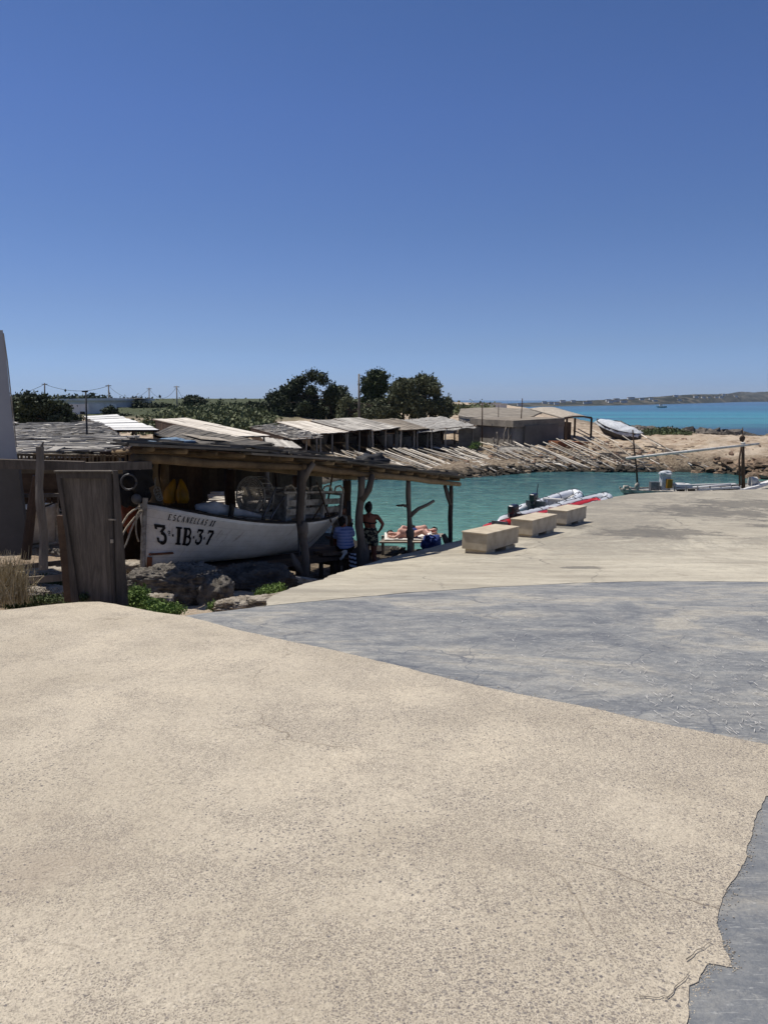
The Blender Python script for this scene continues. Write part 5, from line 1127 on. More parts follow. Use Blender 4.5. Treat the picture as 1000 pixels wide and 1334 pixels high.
for k, (px, py, D, w, h, lab) in enumerate(((322, 524, 130, 1.0, 1.6, 'narrow pale chimney block standing left of the big tree clump'), (311, 531, 126, 3.6, .9, 'low pale shed roof among the scrub left of the tree clump'), (633, 526, 210, 7, 1.5, 'small white house on the skyline behind the stone building'), (612, 529, 190, 6, .9, 'low whitish house on the skyline just right of the trees'), (648, 527, 240, 5, 1.0, 'white block on the skyline above the earth roof'))):
    p = P(px, py, D); o = thing('small_building', lab, 'building', (p.x, p.y, p.z - h)); m = MB(); m.box((p.x, p.y, p.z - h / 2 - .6), (w, w * .8, h + 1.6)); part('wall', m, M['far_white'] if k else M['white_wall'], o); m = MB(); m.box((p.x, p.y, p.z + .25), (w + .4, w * .8 + .4, .15)); part('roof', m, M['pale_rock'], o)
# telephone poles with sagging wires
tops = []
for k, (px, yt_, D, lean) in enumerate(((58.5, 499, 95, 0), (143, 501, 98, -1.5), (194.5, 505, 112, 0), (231, 502.5, 100, -.8))):
    o = pole('grey wooden telephone pole on the low hill behind the white house', px, 531, yt_, D, .10, 'driftwood', 'telephone poles on the low hill', lean)
    t_ = P(px + lean, yt_ + 1.5, D); tops.append(t_); m = MB(); m.bar(t_ - Vector((.35, 0, 0)), t_ + Vector((.35, 0, 0)), .08, .08); part('crossarm', m, M['dark_wood'], o)
wires = [(P(-30, 512, 90), tops[0]), (tops[0], tops[1]), (tops[1], tops[2]), (tops[2], tops[3]), (tops[3], P(262, 516, 118))]
for a, b in wires:
    m = MB(); s_ = (b - a).length; m.tube([a.lerp(b, i / 14) - Vector((0, 0, 4 * s_ * .10 * (i / 14) * (1 - i / 14))) for i in range(15)], .022, 4); meta(part('wire', m, M['black_rubber']), 'thin sagging telephone wire strung between the poles on the hill', 'wire', 'telephone wires')
# ------------------------------------------------------------------ near left: white wall, fence, gate, rocks, weeds
def rock(name, label, c, rx, ry, rz, mat, seed, n=56, m_=36, rot=0, amp=.5, flat=None):
    c = Vector(c); Rm = Matrix.Rotation(R(rot), 3, 'Z'); mb = MB(); vs = []
    for i in range(m_ + 1):
        th = math.pi * i / m_
        for k in range(n):
            a = 2 * math.pi * k / n; q = Vector((math.sin(th) * math.cos(a), math.sin(th) * math.sin(a), math.cos(th)))
            sup = (abs(q.x) ** 3.2 + abs(q.y) ** 3.2 + abs(q.z) ** 3.2) ** (-1 / 3.2); v = q * sup
            w = 1 + amp * (.35 * noise.noise(q * 1.6 + Vector((seed, 0, 0))) + .26 * noise.noise(q * 4 + Vector((0, seed, 0))) + .30 * abs(noise.noise(q * 8 + Vector((0, 0, seed)))) + .20 * noise.noise(q * 15) + .12 * noise.noise(q * 30))
            v = Vector((v.x * rx, v.y * ry, v.z * rz)) * w; vs.append(Rm @ v + c)
    mb.add(vs, [(i * n + k, (i + 1) * n + k, (i + 1) * n + (k + 1) % n, i * n + (k + 1) % n) for i in range(m_) for k in range(n)], .5)
    return meta(part(name, mb, M[mat], smooth=True), label, 'rock')
rock('boulder', 'big flat topped grey boulder in front of the white boat', P(226, 766, 10.7), .66, .4, .30, 'limestone', 3, 220, 140, 6, .42)
rock('boulder', 'broken dark grey rock at the right foot of the big boulder', P(282, 775, 10.5), .22, .25, .24, 'limestone', 8)
rock('boulder', 'long pale rock ledge edging the blue grey paving', P(345, 785, 9.9), .52, .16, .08, 'pale_rock', 12, 70, 40, 12, .8)
rock('boulder', 'small pale rock left of the ledge beside the paving corner', P(302, 790, 9.6), .20, .12, .08, 'pale_rock', 14, rot=10, amp=.8)
rock('boulder', 'pale cream boulder under the lower rail at the left', P(56, 776, 9.9), .26, .2, .13, 'pale_rock', 21)
rock('boulder', 'rough grey lump of rock among the weeds beside the gate foot', P(208, 781, 9.2), .14, .1, .06, 'pale_rock', 25, 40, 26, 0, .9)
rock('boulder', 'dark rock filling the hollow below the shed platform', P(325, 765, 12.4), .7, .5, .32, 'dark_rock', 31, 140, 90, 10)
rock('boulder', 'long low pale stone behind the lower rail', P(40, 752, 11.6), .7, .25, .13, 'pale_rock', 35, rot=4)
rock('boulder', 'flat pale stone below the bow of the white boat', P(172, 737, 13.0), .35, .2, .08, 'pale_rock', 38)
# leaning white wall
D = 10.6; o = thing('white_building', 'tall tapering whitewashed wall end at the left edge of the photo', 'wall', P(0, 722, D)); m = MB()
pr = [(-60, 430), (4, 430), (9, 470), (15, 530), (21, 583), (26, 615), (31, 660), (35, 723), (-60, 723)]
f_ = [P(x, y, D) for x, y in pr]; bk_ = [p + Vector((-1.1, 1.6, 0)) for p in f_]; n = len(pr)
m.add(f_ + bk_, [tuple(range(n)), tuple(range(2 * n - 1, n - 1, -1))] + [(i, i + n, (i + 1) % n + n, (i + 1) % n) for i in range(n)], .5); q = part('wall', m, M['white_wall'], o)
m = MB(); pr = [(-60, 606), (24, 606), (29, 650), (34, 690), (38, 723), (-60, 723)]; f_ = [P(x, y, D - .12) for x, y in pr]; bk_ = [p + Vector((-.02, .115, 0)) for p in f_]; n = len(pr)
m.add(f_ + bk_, [tuple(range(n)), tuple(range(2 * n - 1, n - 1, -1))] + [(i, i + n, (i + 1) % n + n, (i + 1) % n) for i in range(n)], .5); part('shade_panel', m, M['dark_grey'], o)  # dark grey sheet standing in for the shade on the lower wall
m = MB(); m.tube([P(4.8, 434, D - .02), P(10, 470, D - .02), P(22, 583, D - .02)], .008, 5); part('edge_bead', m, M['pale_rock'], o)
# weathered fence
fe = thing('fence', 'weathered driftwood fence with a thick top beam across the left edge', 'fence', P(60, 740, 10.0))
D = 10.0
m = MB(); m.bar(P(-40, 603, D), P(110, 607, D + .1), .11, .12); m.bar(P(100, 608, D + .12), P(196, 606, D + .9), .10, .11); part('top_beam', m, M['shaded_driftwood'], fe)
m = MB(); pts, rr = crooked(P(57, 742, D - .12), P(52, 582, D - .12), .06, .052, .02, 12, 3); m.tube(pts, rr, 8, wob=.06); m.tube([pts[-1] - Vector((0, 0, .05)), pts[-1] + Vector((.05, 0, .06))], [.03, .008], 5); part('post', m, M['shaded_driftwood'], fe)
m = MB(); m.tube([P(34, 728, D + .3), P(42, 660, D + .3), P(48, 620, D + .3)], [.07, .06, .05], 7); part('brace', m, M['dark_wood'], fe)
for (a, b, w) in (((-30, 745, D), (80, 733, D), .06), ((25, 757, D - .1), (82, 752, D - .1), .09)):
    m = MB(); m.bar(P(*a), P(*b), .05, w); part('rail', m, M['shaded_driftwood'], fe)
m = MB(); m.bar(P(18, 646, D + .8), P(78, 645, D + .8), .04, .05); part('rail', m, M['shaded_driftwood'], fe)
m = MB(); m.bar(P(27, 745, D - .1), P(30, 790, D - .1), .09, .09); part('short_post', m, M['driftwood'], fe)
# slatted crate wall seen above the beam, red brown planks below
sl_ = thing('slatted_screen', 'row of short brown slats and planks behind the fence beam', 'screen', P(75, 640, 11.5)); m = MB()
for k in range(34):
    px = 2 + k * 5.2 + random.uniform(-1, 1); m.bar(P(px, 592, 11.3 + k * .02), P(px, 602, 11.3 + k * .02), .03 if k % 3 else .012, .02, r=random.random())
part('slat', m, M['log'], sl_)
m = MB(); m.bar(P(-10, 591.5, 11.25), P(165, 595, 12.0), .06, .03); m.bar(P(25, 613.5, 11.4), P(160, 614, 12), .05, .07); part('rail', m, M['log'], sl_)
m = MB()
for k in range(9): m.bar(P(24, 617 + k * 3.7, 12.2), P(168, 616 + k * 3.7 + random.uniform(-1, 1), 13.2), .03, .05, r=random.random())
for k in range(14): px = 24 + k * 8; m.bar(P(px, 612, 12.6), P(px, 655, 12.6), .08, .02)
part('planks', m, M['dark_wood'], sl_)
m = MB()
for k in range(26): a = P(random.uniform(28, 82), 662 + random.uniform(0, 18), 16.5); m.bar(a, a + Vector((random.uniform(.15, .45), 0, random.uniform(-.05, .05))), .05, .04)
meta(part('driftwood_heap', m, M['roof_pale']), 'heap of pale sticks in the sun behind the fence post', 'driftwood')
m = MB(); 
for k in range(16): a = P(random.uniform(58, 160), random.uniform(716, 722), 13); m.ell(a, .09, .08, .05, 8, 6, wob=.7, seed=k)
meta(part('stone_heap', m, M['limestone']), 'small heap of pale stones on the ground behind the gate', 'stones')
# old wooden gate leaf leaning with its side posts
ga = thing('wooden_gate', 'old dark wooden gate leaf standing at the edge of the concrete', 'gate', P(125, 786, 8.55)); D = 8.55
def quadbox(m, pts, th, r=None):
    a = [Vector(p) for p in pts]; nrm = (a[1] - a[0]).cross(a[3] - a[0]).normalized() * th
    m.add(a + [p + nrm for p in a], [(0, 1, 2, 3), (7, 6, 5, 4), (0, 4, 5, 1), (1, 5, 6, 2), (2, 6, 7, 3), (3, 7, 4, 0)], r)
g4 = [P(105, 784, D + .06), P(151, 790, D - .02), P(147, 612.5, D + .02), P(74, 612.5, D + .12)]
g4 = [P(103, 786, D + .1), P(152, 790, D - .02), P(146, 613, D + .02), P(75, 613, D + .12)]
def gp(u, v, d=0):   # point on the leaf
    a = g4[0].lerp(g4[1], u); b = g4[3].lerp(g4[2], u); return a.lerp(b, v) + Vector((0, -d, 0))
m = MB()
for i in range(5): quadbox(m, [gp(i / 5 + .002, .0), gp((i + 1) / 5 - .002, .0), gp((i + 1) / 5 - .002, .98), gp(i / 5 + .002, .98)], -.03, .4 + .1 * (i % 2))
part('panel', m, M['door_wood'], ga)
m = MB()
for (u0, u1, v0, v1) in ((0, 1, .945, 1), (0, .075, 0, .945), (.93, 1, 0, .945)): quadbox(m, [gp(u0, v0, .022), gp(u1, v0, .022), gp(u1, v1, .022), gp(u0, v1, .022)], .025)
fr_ = part('frame', m, M['door_wood'], ga)
m = MB(); quadbox(m, [gp(-.004, .995, .026), gp(1.03, .995, .026), gp(1.03, 1.004, .026), gp(-.004, 1.004, .026)], .05); part('top_strip', m, M['driftwood'], ga)
m = MB(); quadbox(m, [P(152.5, 790, D - .04), P(168, 789, D + .02), P(154, 613, D + .05), P(147.5, 613, D + .0)], -.06); part('side_board', m, M['door_wood'], ga)
m = MB(); quadbox(m, [P(84, 784, D + .2), P(96, 784, D + .2), P(84, 672, D + .2), P(74, 672, D + .2)], -.06); part('prop_post', m, M['dark_wood'], ga)
m = MB(); quadbox(m, [P(93, 784, D + .18), P(103, 785, D + .16), P(90, 690, D + .18), P(84, 674, D + .19)], -.02); part('prop_board', m, M['door_wood'], ga)
m = MB(); m.box(P(146.5, 677, D - .06), (.08, .02, .015)); m.box(P(146, 705, D - .05), (.03, .02, .04)); part('hinge', m, M['driftwood'], ga)
# weeds
def weed(name, label, spots, mat, n, size, seed, cat='plant', up=.8):
    lob = []
    for (px, py, D, w, h) in spots: q = P(px, py, D); lob.append((q.x, q.y, q.z, w, w, h))
    m = leaves(lob, n, size, seed, .3, up, 2.2); return meta(part(name, m, M[mat]), label, cat)
weed('green_weeds', 'fresh green weeds growing at the foot of the gate, right side', [(180, 778, 9.0, .14, .10), (195, 787, 8.9, .16, .06), (213, 793, 8.7, .2, .05), (228, 795, 8.6, .12, .05), (172, 784, 8.9, .1, .08), (178, 770, 9.3, .1, .07)], 'leaf_fresh', 9000, .014, 41)
weed('green_weeds', 'patch of green weeds along the concrete edge left of the gate', [(45, 783, 9.2, .2, .05), (70, 780, 9.2, .14, .05), (90, 782, 8.9, .1, .04), (25, 788, 9.2, .18, .05), (110, 778, 8.6, .05, .05), (60, 757, 10.6, .3, .06), (40, 760, 10.6, .25, .05), (75, 763, 10.2, .2, .05)], 'leaf_mid', 9000, .014, 42)
weed('green_weeds', 'small green weeds in the hollow beside the pale ledge', [(352, 769, 10.9, .16, .07), (362, 765, 11.0, .12, .05), (278, 790, 9.6, .08, .06), (340, 773, 10.7, .1, .05)], 'leaf_fresh', 3500, .014, 43)
weed('dry_weeds', 'low dry brownish weeds where the ledge meets the paving', [(375, 779, 10.0, .2, .03), (395, 778, 10.1, .12, .04), (355, 786, 9.8, .12, .03)], 'dry_grass', 3000, .012, 44)
m = MB(); rnd = random.Random(5); base_ = P(10, 790, 9.0)
for k in range(420):
    b = base_ + Vector((rnd.gauss(0, .13), rnd.gauss(0, .12), 0)); b.z = max(Tz(b.x, b.y), 2.2); h = rnd.uniform(.2, .62); l = Vector((rnd.gauss(0, .12), rnd.gauss(0, .08), 0)); w = .004
    m.tube([b, b + l * .4 + Vector((0, 0, h * .6)), b + l + Vector((0, 0, h))], [w, w * .8, w * .4], 3, cap=False)
for k in range(900): b = base_ + Vector((rnd.gauss(0, .13), rnd.gauss(0, .12), rnd.uniform(0, .5))); m.add([b, b + Vector((.012, 0, .01)), b + Vector((.0, 0, .03))], [(0, 1, 2)])
meta(part('dry_grass_tuft', m, M['dry_grass']), 'tall tuft of dry straw coloured stalks at the left edge', 'dry grass')
# wire mesh over the pale boulder
m = MB()
for k in range(9):
    a = P(27 + k * 6, 766, 9.55); b = P(27 + k * 6 + 14, 786, 9.5); c_ = P(27 + k * 6 - 14, 786, 9.5); m.tube([a, b], .002, 3); m.tube([a, c_], .002, 3)
meta(part('wire_netting', m, M['dark_paint']), 'rusty diamond wire netting in front of the pale cream boulder', 'wire netting')
# straw bits blown over the paving
m = MB(); rnd = random.Random(11)
for k in range(430):
    px = rnd.uniform(560, 1000); py = rnd.uniform(800, 955); 
    if rnd.random() < .4: px = rnd.uniform(840, 1000); py = rnd.uniform(860, 960)
    x, y = hit(px, py)
    if py > np.interp(px, [q[0] for q in NEARB], [q[1] for q in NEARB]) - 5: continue
    a = rnd.uniform(0, 3.14); L = rnd.uniform(.008, .035); d = Vector((math.cos(a) * L, math.sin(a) * L, 0)); z = H(x, y) + .001; m.bar(Vector((x, y, z)) - d, Vector((x, y, z)) + d, .0022, .002)
meta(part('straw_litter', m, M['towel']), kind='stuff')
m = MB()
for k in range(500):
    px = rnd.uniform(-50, 1000); py = rnd.uniform(800, 1400); x, y = hit(px, py)
    if not bool(inpoly(np.array([x]), np.array([y]), apron_poly)[0]): continue
    s = rnd.uniform(.0012, .0028); m.ell((x, y, H(x, y) + .000 + s * .3), s, s * .8, s * .6, 6, 4, None, rnd.random(), .4, k)
meta(part('grit', m, M['pale_rock']), kind='stuff')
m = MB()                                               # crumbs and sand broken off the edge of the apron
pts_ = rb + nearb[::-1]
for seg, amt in ((rb, 700), (nearb, 500)):
    for k in range(amt):
        i = rnd.randrange(len(seg) - 1); f = rnd.random(); x = seg[i][0] * (1 - f) + seg[i + 1][0] * f; y = seg[i][1] * (1 - f) + seg[i + 1][1] * f
        x += abs(rnd.gauss(0, .016)) * (1 if seg is rb else .7) - .006; y += rnd.gauss(0, .02) + (0 if seg is rb else abs(rnd.gauss(0, .03))); s = rnd.uniform(.0008, .0028) * (1 if seg is rb else 1.3)
        m.ell((x, y, H(x, y) - .010 + s * .4), s * 1.2, s, s * .6, 6, 4, None, rnd.random(), .5, k)
meta(part('sand_crumbs', m, M['sandy']), kind='stuff')
m = MB()                                               # dry roots in the broken edge
for k, (a, b) in enumerate((((893, 1250), (925, 1226)), ((868, 1300), (898, 1266)), ((832, 1298), (880, 1300)))):
    A = Vector((*hit(*a), 0)); B = Vector((*hit(*b), 0)); pp = []
    for i in range(11): q = A.lerp(B, i / 10); q.x += .009 * noise.noise(Vector((i * .35, k, 0))); q.y += .009 * noise.noise(Vector((i * .35, k, 5))); q.z = H(q.x, q.y) + .001; pp.append(q)
    m.tube(pp, [.0018 * (1 - .06 * i) for i in range(11)], 5)
meta(part('dry_roots', m, M['driftwood']), kind='stuff')
# ------------------------------------------------------------------ people
def flesh(m, pts, rr, n=12):
    """tapered limb with rounded ends; fused into one continuous skin by the voxel remesh"""
    pts = [Vector(p) for p in pts]
    R2 = [(r, r) if not hasattr(r, '__len__') else r for r in rr]
    d0 = (pts[0] - pts[1]).normalized(); d1 = (pts[-1] - pts[-2]).normalized()
    P_ = [pts[0] + d0 * R2[0][0] * .9, pts[0] + d0 * R2[0][0] * .6] + pts + [pts[-1] + d1 * R2[-1][0] * .6, pts[-1] + d1 * R2[-1][0] * .9]
    S = lambda r, k: (r[0] * k, r[1] * k)
    m.tube(P_, [S(R2[0], .3), S(R2[0], .8)] + R2 + [S(R2[-1], .8), S(R2[-1], .3)], n)
def fuse(o, vox=.012, sm_=4):
    r = o.modifiers.new('r', 'REMESH'); r.mode = 'VOXEL'; r.voxel_size = vox; r.use_smooth_shade = True
    s = o.modifiers.new('s', 'SMOOTH'); s.iterations = sm_; s.factor = .5
def hand(m, w, d, palm=.075, curl=Vector((0, 0, -1)), side=Vector((1, 0, 0)), k=1.0):
    d = Vector(d).normalized(); side = (side - d * side.dot(d)).normalized(); c = Vector(curl)
    flesh(m, [w, w + d * palm * .5 * k, w + d * palm * k], [(.022, .028), (.02, .04), (.018, .04)], 8)
    for i, L in enumerate((.062, .072, .068, .052)):
        b = w + d * palm * k + side * (-.03 + .02 * i); e = b + (d * .6 + c * .3).normalized() * L * .55; t_ = e + (d * .4 + c * .8).normalized() * L * .45
        flesh(m, [b, e, t_], [.0095, .009, .0075], 6)
    b = w + d * palm * .3 + side * -.03; flesh(m, [b, b - side * .03 + d * .03, b - side * .035 + d * .06], [.012, .0105, .009], 6)
def head(m, c, face, tilt=Vector((0, 0, 1))):
    f = Vector(face).normalized(); up = tilt.normalized(); s = f.cross(up).normalized(); up = s.cross(f)
    Rm = Matrix((s, f, up)).transposed()
    m.ell(c + up * .02, .074, .092, .098, 14, 12, Rm); m.ell(c - up * .045 + f * .022, .056, .066, .064, 12, 10, Rm)
    m.ell(c + f * .098 - up * .012, .013, .018, .024, 8, 6, Rm); m.ell(c + f * .088 - up * .046, .024, .012, .011, 8, 6, Rm); m.ell(c + f * .074 - up * .085, .024, .02, .018, 8, 6, Rm)
    for q in (-1, 1): m.ell(c + s * q * .074 - up * .005, .009, .018, .03, 8, 6, Rm); m.ell(c + f * .083 + s * q * .03 + up * .028, .022, .01, .008, 8, 6, Rm)
    return Rm
def eyes(par, c, face):
    f = Vector(face).normalized(); s = f.cross(Vector((0, 0, 1))).normalized()
    m = MB(); [m.ell(c + f * .083 + s * q * .03 + Vector((0, 0, .012)), .011, .006, .007, 8, 6) for q in (-1, 1)]
    part('eyes', m, M['hair_dark'], par, smooth=True)
# standing woman seen from behind
D = 17.2; J = lambda px, py, d=0: P(px, py, D + d)
pw = thing('person', 'standing person in black halter top and dark patterned shorts, hand on hip, facing the water', 'person', J(482, 748)); gw = .68
m = MB()
flesh(m, [J(482, 699), J(482, 693), J(482, 686), J(481, 679), J(481, 673.5)], [(.11, .17), (.115, .165), (.09, .125), (.10, .15), (.09, .17)], 16)
flesh(m, [J(481, 673), J(480.5, 668), J(480, 664)], [.062, .05, .05]); flesh(m, [J(472.5, 673), J(490, 673)], [.058, .058])
flesh(m, [J(491, 673), J(495, 677.5, -.05), J(498.5, 682.5, -.08)], [.052, .045, .038]); flesh(m, [J(498.5, 682.5, -.08), J(496.5, 688, -.1), J(493, 693, -.05)], [.038, .034, .024]); hand(m, J(493, 693, -.05), (-1, .5, -.4), side=Vector((0, .3, 1)))
flesh(m, [J(472, 673), J(468.5, 678.5), J(466.5, 684)], [.052, .044, .037]); flesh(m, [J(466.5, 684), J(466, 689, .1), J(467, 694, .18)], [.037, .032, .023]); hand(m, J(467, 694, .18), (.2, .5, -.8))
for s_, (kx, fx) in ((-1, (477, 475.5)), (1, (487, 488))):
    h0 = J(482 + s_ * 4.8, 698); kn = J(kx, 722); an = J(fx, 0); an = Vector((J(fx, 744).x, D, gw + .07))
    flesh(m, [h0, h0.lerp(kn, .5), kn], [.09, .078, .056], 14); flesh(m, [kn, kn.lerp(an, .35) - Vector((0, .02, 0)), an], [.056, .055, .034], 12); flesh(m, [an - Vector((0, .04, .035)), an + Vector((s_ * .02, .08, -.045)), an + Vector((s_ * .03, .15, -.05))], [.032, .032, .024], 8)
hc = J(480, 662); head(m, hc, (.15, 1, .0)); b = part('body', m, M['skin_tan'], pw); fuse(b); eyes(pw, hc, (.15, 1, 0))
m = MB(); m.ell(hc + Vector((0, -.015, .035)), .086, .098, .098, 18, 14, wob=.25, seed=2); m.ell(hc + Vector((0, -.06, -.02)), .07, .055, .07, wob=.4, seed=3); m.ell(hc + Vector((.015, -.04, .13)), .045, .045, .04, wob=.4, seed=4); q = part('hair', m, M['hair_dark'], pw); fuse(q, .01, 2)
m = MB(); w = J(481, 680.5); ring = [w + Vector((.158 * math.cos(a), .108 * math.sin(a) + .005, .01 * math.sin(2 * a))) for a in [2 * math.pi * i / 28 for i in range(29)]]; m.tube(ring, [(.012, .016)] * 29, 6, cap=False)
for s_ in (-1, 1): m.ell(w + Vector((s_ * .065, .10, .03)), .065, .05, .06); m.tube([w + Vector((s_ * .07, .12, .08)), J(481, 672) + Vector((s_ * .06, .06, .02)), J(480.5, 669) + Vector((0, -.055, 0))], .010, 6)
m.tube([w + Vector((.0, -.115, 0)), w + Vector((.03, -.125, -.05)), w + Vector((.025, -.125, -.12))], [.012, .01, .006], 5); m.tube([J(480.5, 669) + Vector((0, -.05, 0)), J(480.5, 674) + Vector((0, -.1, 0))], [.012, .006], 5)
part('halter_top', m, M['black_rubber'], pw, smooth=True)
t = NT('patterned_cloth'); vo = t.vor(16); c = t.mix(t.rng(t.noise(14, 4, .6, None, .8), .47, .55), C(26, 28, 30), C(150, 146, 120)); t.col(c); M['patterned'] = t.m
m = MB(); flesh(m, [J(482, 690), J(482, 694), J(482, 700)], [(.112, .155), (.128, .18), (.12, .185)], 18)
for s_ in (-1, 1): h0 = J(482 + s_ * 4.8, 699); flesh(m, [h0, J(482 + s_ * 5.3, 707)], [.10, .105], 14)
q = part('shorts', m, M['patterned'], pw); fuse(q, .012, 2)
m = MB(); m.tube([J(482, 689) + Vector((.135 * math.cos(a), .1 * math.sin(a), 0)) for a in [2 * math.pi * i / 24 for i in range(25)]], [(.014, .02)] * 25, 6, cap=False); part('waistband', m, M['black_rubber'], pw)
# seated person with striped shirt, back to us, holding a phone
def seated(label, D, px0, neck, headp, hip, knees, feet_z, face, shirt, shoulders, arms, hat=False, hair=True, skinm='skin_tan', shorts='dark_paint'):
    J = lambda px, py, d=0: P(px, py, D + d); o = thing('person', label, 'person', J(*hip)); m = MB()
    H0, N = J(*hip), J(*neck); mid = H0.lerp(N, .5) + Vector((0, -.03, 0))
    flesh(m, [H0, H0.lerp(mid, .5), mid, mid.lerp(N, .6), N - Vector((0, 0, .05))], [(.12, .17), (.115, .16), (.105, .155), (.11, .175), (.08, .13)], 16)
    flesh(m, [N - Vector((0, 0, .05)), N + Vector((0, .02, .03)), J(*headp) - Vector((0, 0, .05))], [.06, .055, .052])
    sh = [J(*s_) for s_ in shoulders]; flesh(m, sh, [.062, .062])
    for s_, a in zip(sh, arms):
        el, wr = J(*a[0]), J(*a[1]); flesh(m, [s_, s_.lerp(el, .5), el], [.056, .046, .04]); flesh(m, [el, el.lerp(wr, .4), wr], [.04, .036, .025]); hand(m, wr, (wr - el).normalized() + Vector((0, .1, .2)))
    for i, kn in enumerate(knees):
        hp0 = H0 + Vector(((-1 if i == 0 else 1) * .09, 0, 0)); K = J(*kn); flesh(m, [hp0, hp0.lerp(K, .5), K], [.095, .08, .06], 14)
        A = Vector((K.x, K.y + .04, feet_z + .07)); flesh(m, [K, K.lerp(A, .35), A], [.058, .055, .036]); flesh(m, [A - Vector((0, 0, .03)), A + Vector((.03, .1, -.045)), A + Vector((.04, .17, -.05))], [.032, .032, .022], 8)
    hc = J(*headp); head(m, hc, face); b = part('body', m, M[skinm], o); fuse(b); eyes(o, hc, face)
    if hair: m = MB(); f = Vector(face).normalized(); m.ell(hc - f * .018 + Vector((0, 0, .032)), .085, .092, .092, 16, 12, wob=.25, seed=px0); m.ell(hc - f * .05 - Vector((0, 0, .02)), .06, .05, .07, wob=.3, seed=px0); q = part('hair', m, M['hair_dark'], o); fuse(q, .01, 2)
    if hat: m = MB(); f = Vector(face).normalized(); m.ell(hc + Vector((0, 0, .06)), .088, .098, .07, 16, 10); m.bar(hc + f * .08 + Vector((0, 0, .05)), hc + f * .17 + Vector((0, 0, .035)), .12, .012); part('cap', m, M['black_rubber'], o, smooth=True)
    if shirt:
        m = MB(); flesh(m, [H0 + Vector((0, 0, .02)), H0.lerp(mid, .5), mid, mid.lerp(N, .6), N - Vector((0, 0, .06))], [(.145, .195), (.135, .182), (.125, .175), (.13, .195), (.09, .14)], 18); flesh(m, sh, [.078, .078])
        for s_, a in zip(sh, arms): flesh(m, [s_, s_.lerp(J(*a[0]), .7)], [.074, .064], 12)
        q = part('shirt', m, M[shirt], o); fuse(q, .012, 3)
    m = MB(); flesh(m, [H0, H0 + Vector((0, 0, .04))], [(.14, .19), (.13, .18)], 16)
    for i, kn in enumerate(knees): hp0 = H0 + Vector(((-1 if i == 0 else 1) * .09, 0, 0)); K = J(*kn); flesh(m, [hp0, hp0.lerp(K, .7)], [.11, .095], 14)
    q = part('shorts', m, M[shorts], o); fuse(q, .012, 2); return o
t = NT('striped_cloth'); sx = t.n('ShaderNodeSeparateXYZ'); t.l(t.co, sx.inputs[0]); w_ = t.math('FRACT', t.math('MULTIPLY', sx.outputs[2], 15)); nn = t.noise(6, 3)
t.col(t.mix(t.math('MULTIPLY', t.math('GREATER_THAN', w_, .55), t.rng(nn, .35, .6, .3, 1)), C(150, 164, 206), C(104, 120, 176))); t.b.inputs['Roughness'].default_value = .9; M['stripe_shirt'] = t.m
sb = seated('seated person in a striped light blue shirt with their back turned, beside the boat stern', 16.3, 1, (448, 687), (446, 680), (450, 712), ((441, 713, .35), (456, 712.5, .4)), Tz(-.9, 16.5), (.5, 1, -.1), 'stripe_shirt', ((439.5, 690.5), (456.5, 690.5)), (((436, 702, .1), (441, 706, .3)), ((460, 697, .15), (458, 689, .35))))
m = MB(); m.box(P(457.5, 684.5, 16.68), (.07, .012, .14), Matrix.Rotation(R(12), 3, 'Y')); meta(part('phone', m, M['motor_black']), 'small dark phone held up by the seated person in the striped shirt', 'phone')
seated('shaded person in a dark cap sitting beyond the boat stern, looking right', 18.2, 5, (443, 671.5), (444.5, 664), (442, 694), ((436, 696, .35), (449, 696, .4)), Tz(-.9, 18.4), (1, .25, 0), 'worn_white', ((436.5, 674.5), (448.5, 674.5)), (((434, 684, .05), (440, 690, .3)), ((450, 684, .1), (447, 690, .35))), hat=True)
# bench they sit on
bz = P(440, 719, 16.3).z
bn = thing('plank_bench', 'dark rough plank bench carrying the seated people behind the forked post', 'bench', P(436, 722, 16.4)); m = MB(); m.bar(P(414, 721, 15.9), P(456, 719, 16.5), .34, .06); part('seat', m, M['dark_wood'], bn)
for px, d in ((418, 15.95), (437, 16.2), (449, 16.45)):
    m = MB(); a = P(px, 722, d); m.bar((a.x, a.y, Tz(a.x, a.y) - .1), a, .09, .09); part('leg', m, M['dark_wood'], bn)
b2 = thing('plank_bench', 'rough plank seat under the person in the dark cap', 'bench', P(442, 700, 18.3)); m = MB(); m.bar(P(428, 701, 18.1), P(456, 701, 18.4), .36, .06); part('seat', m, M['dark_wood'], b2)
for px in (432, 452): m = MB(); a = P(px, 702, 18.25); m.bar((a.x, a.y, Tz(a.x, a.y) - .1), a, .09, .09); part('leg', m, M['dark_wood'], b2)
m = MB(); m.ell(P(449, 719.5, 16.05), .07, .06, .05, wob=.5); m.tube([P(449, 720, 16.02), P(446, 726, 16.0), P(443, 729, 16.0)], .03, 6); meta(part('cloth', m, M['towel'], smooth=True), 'small pale cloth knotted on the end of the plank bench', 'cloth')
t = NT('stripe_towel'); sx = t.n('ShaderNodeSeparateXYZ'); t.l(t.co, sx.inputs[0]); w_ = t.math('FRACT', t.math('ADD', t.math('MULTIPLY', sx.outputs[2], 11), t.math('MULTIPLY', sx.outputs[0], 3))); t.col(t.mix(t.math('GREATER_THAN', w_, .5), C(214, 214, 220), C(24, 28, 50))); M['stripe_towel'] = t.m
m = MB(); n = 10; vs = []
for i in range(n + 1):
    for j in range(7): p = P(454 + 9 * j / 6 + 1.5 * i / n, 721 + 22 * i / n, 16.0 + .04 * math.sin(j * 2.1 + i * .2)); vs.append(p)
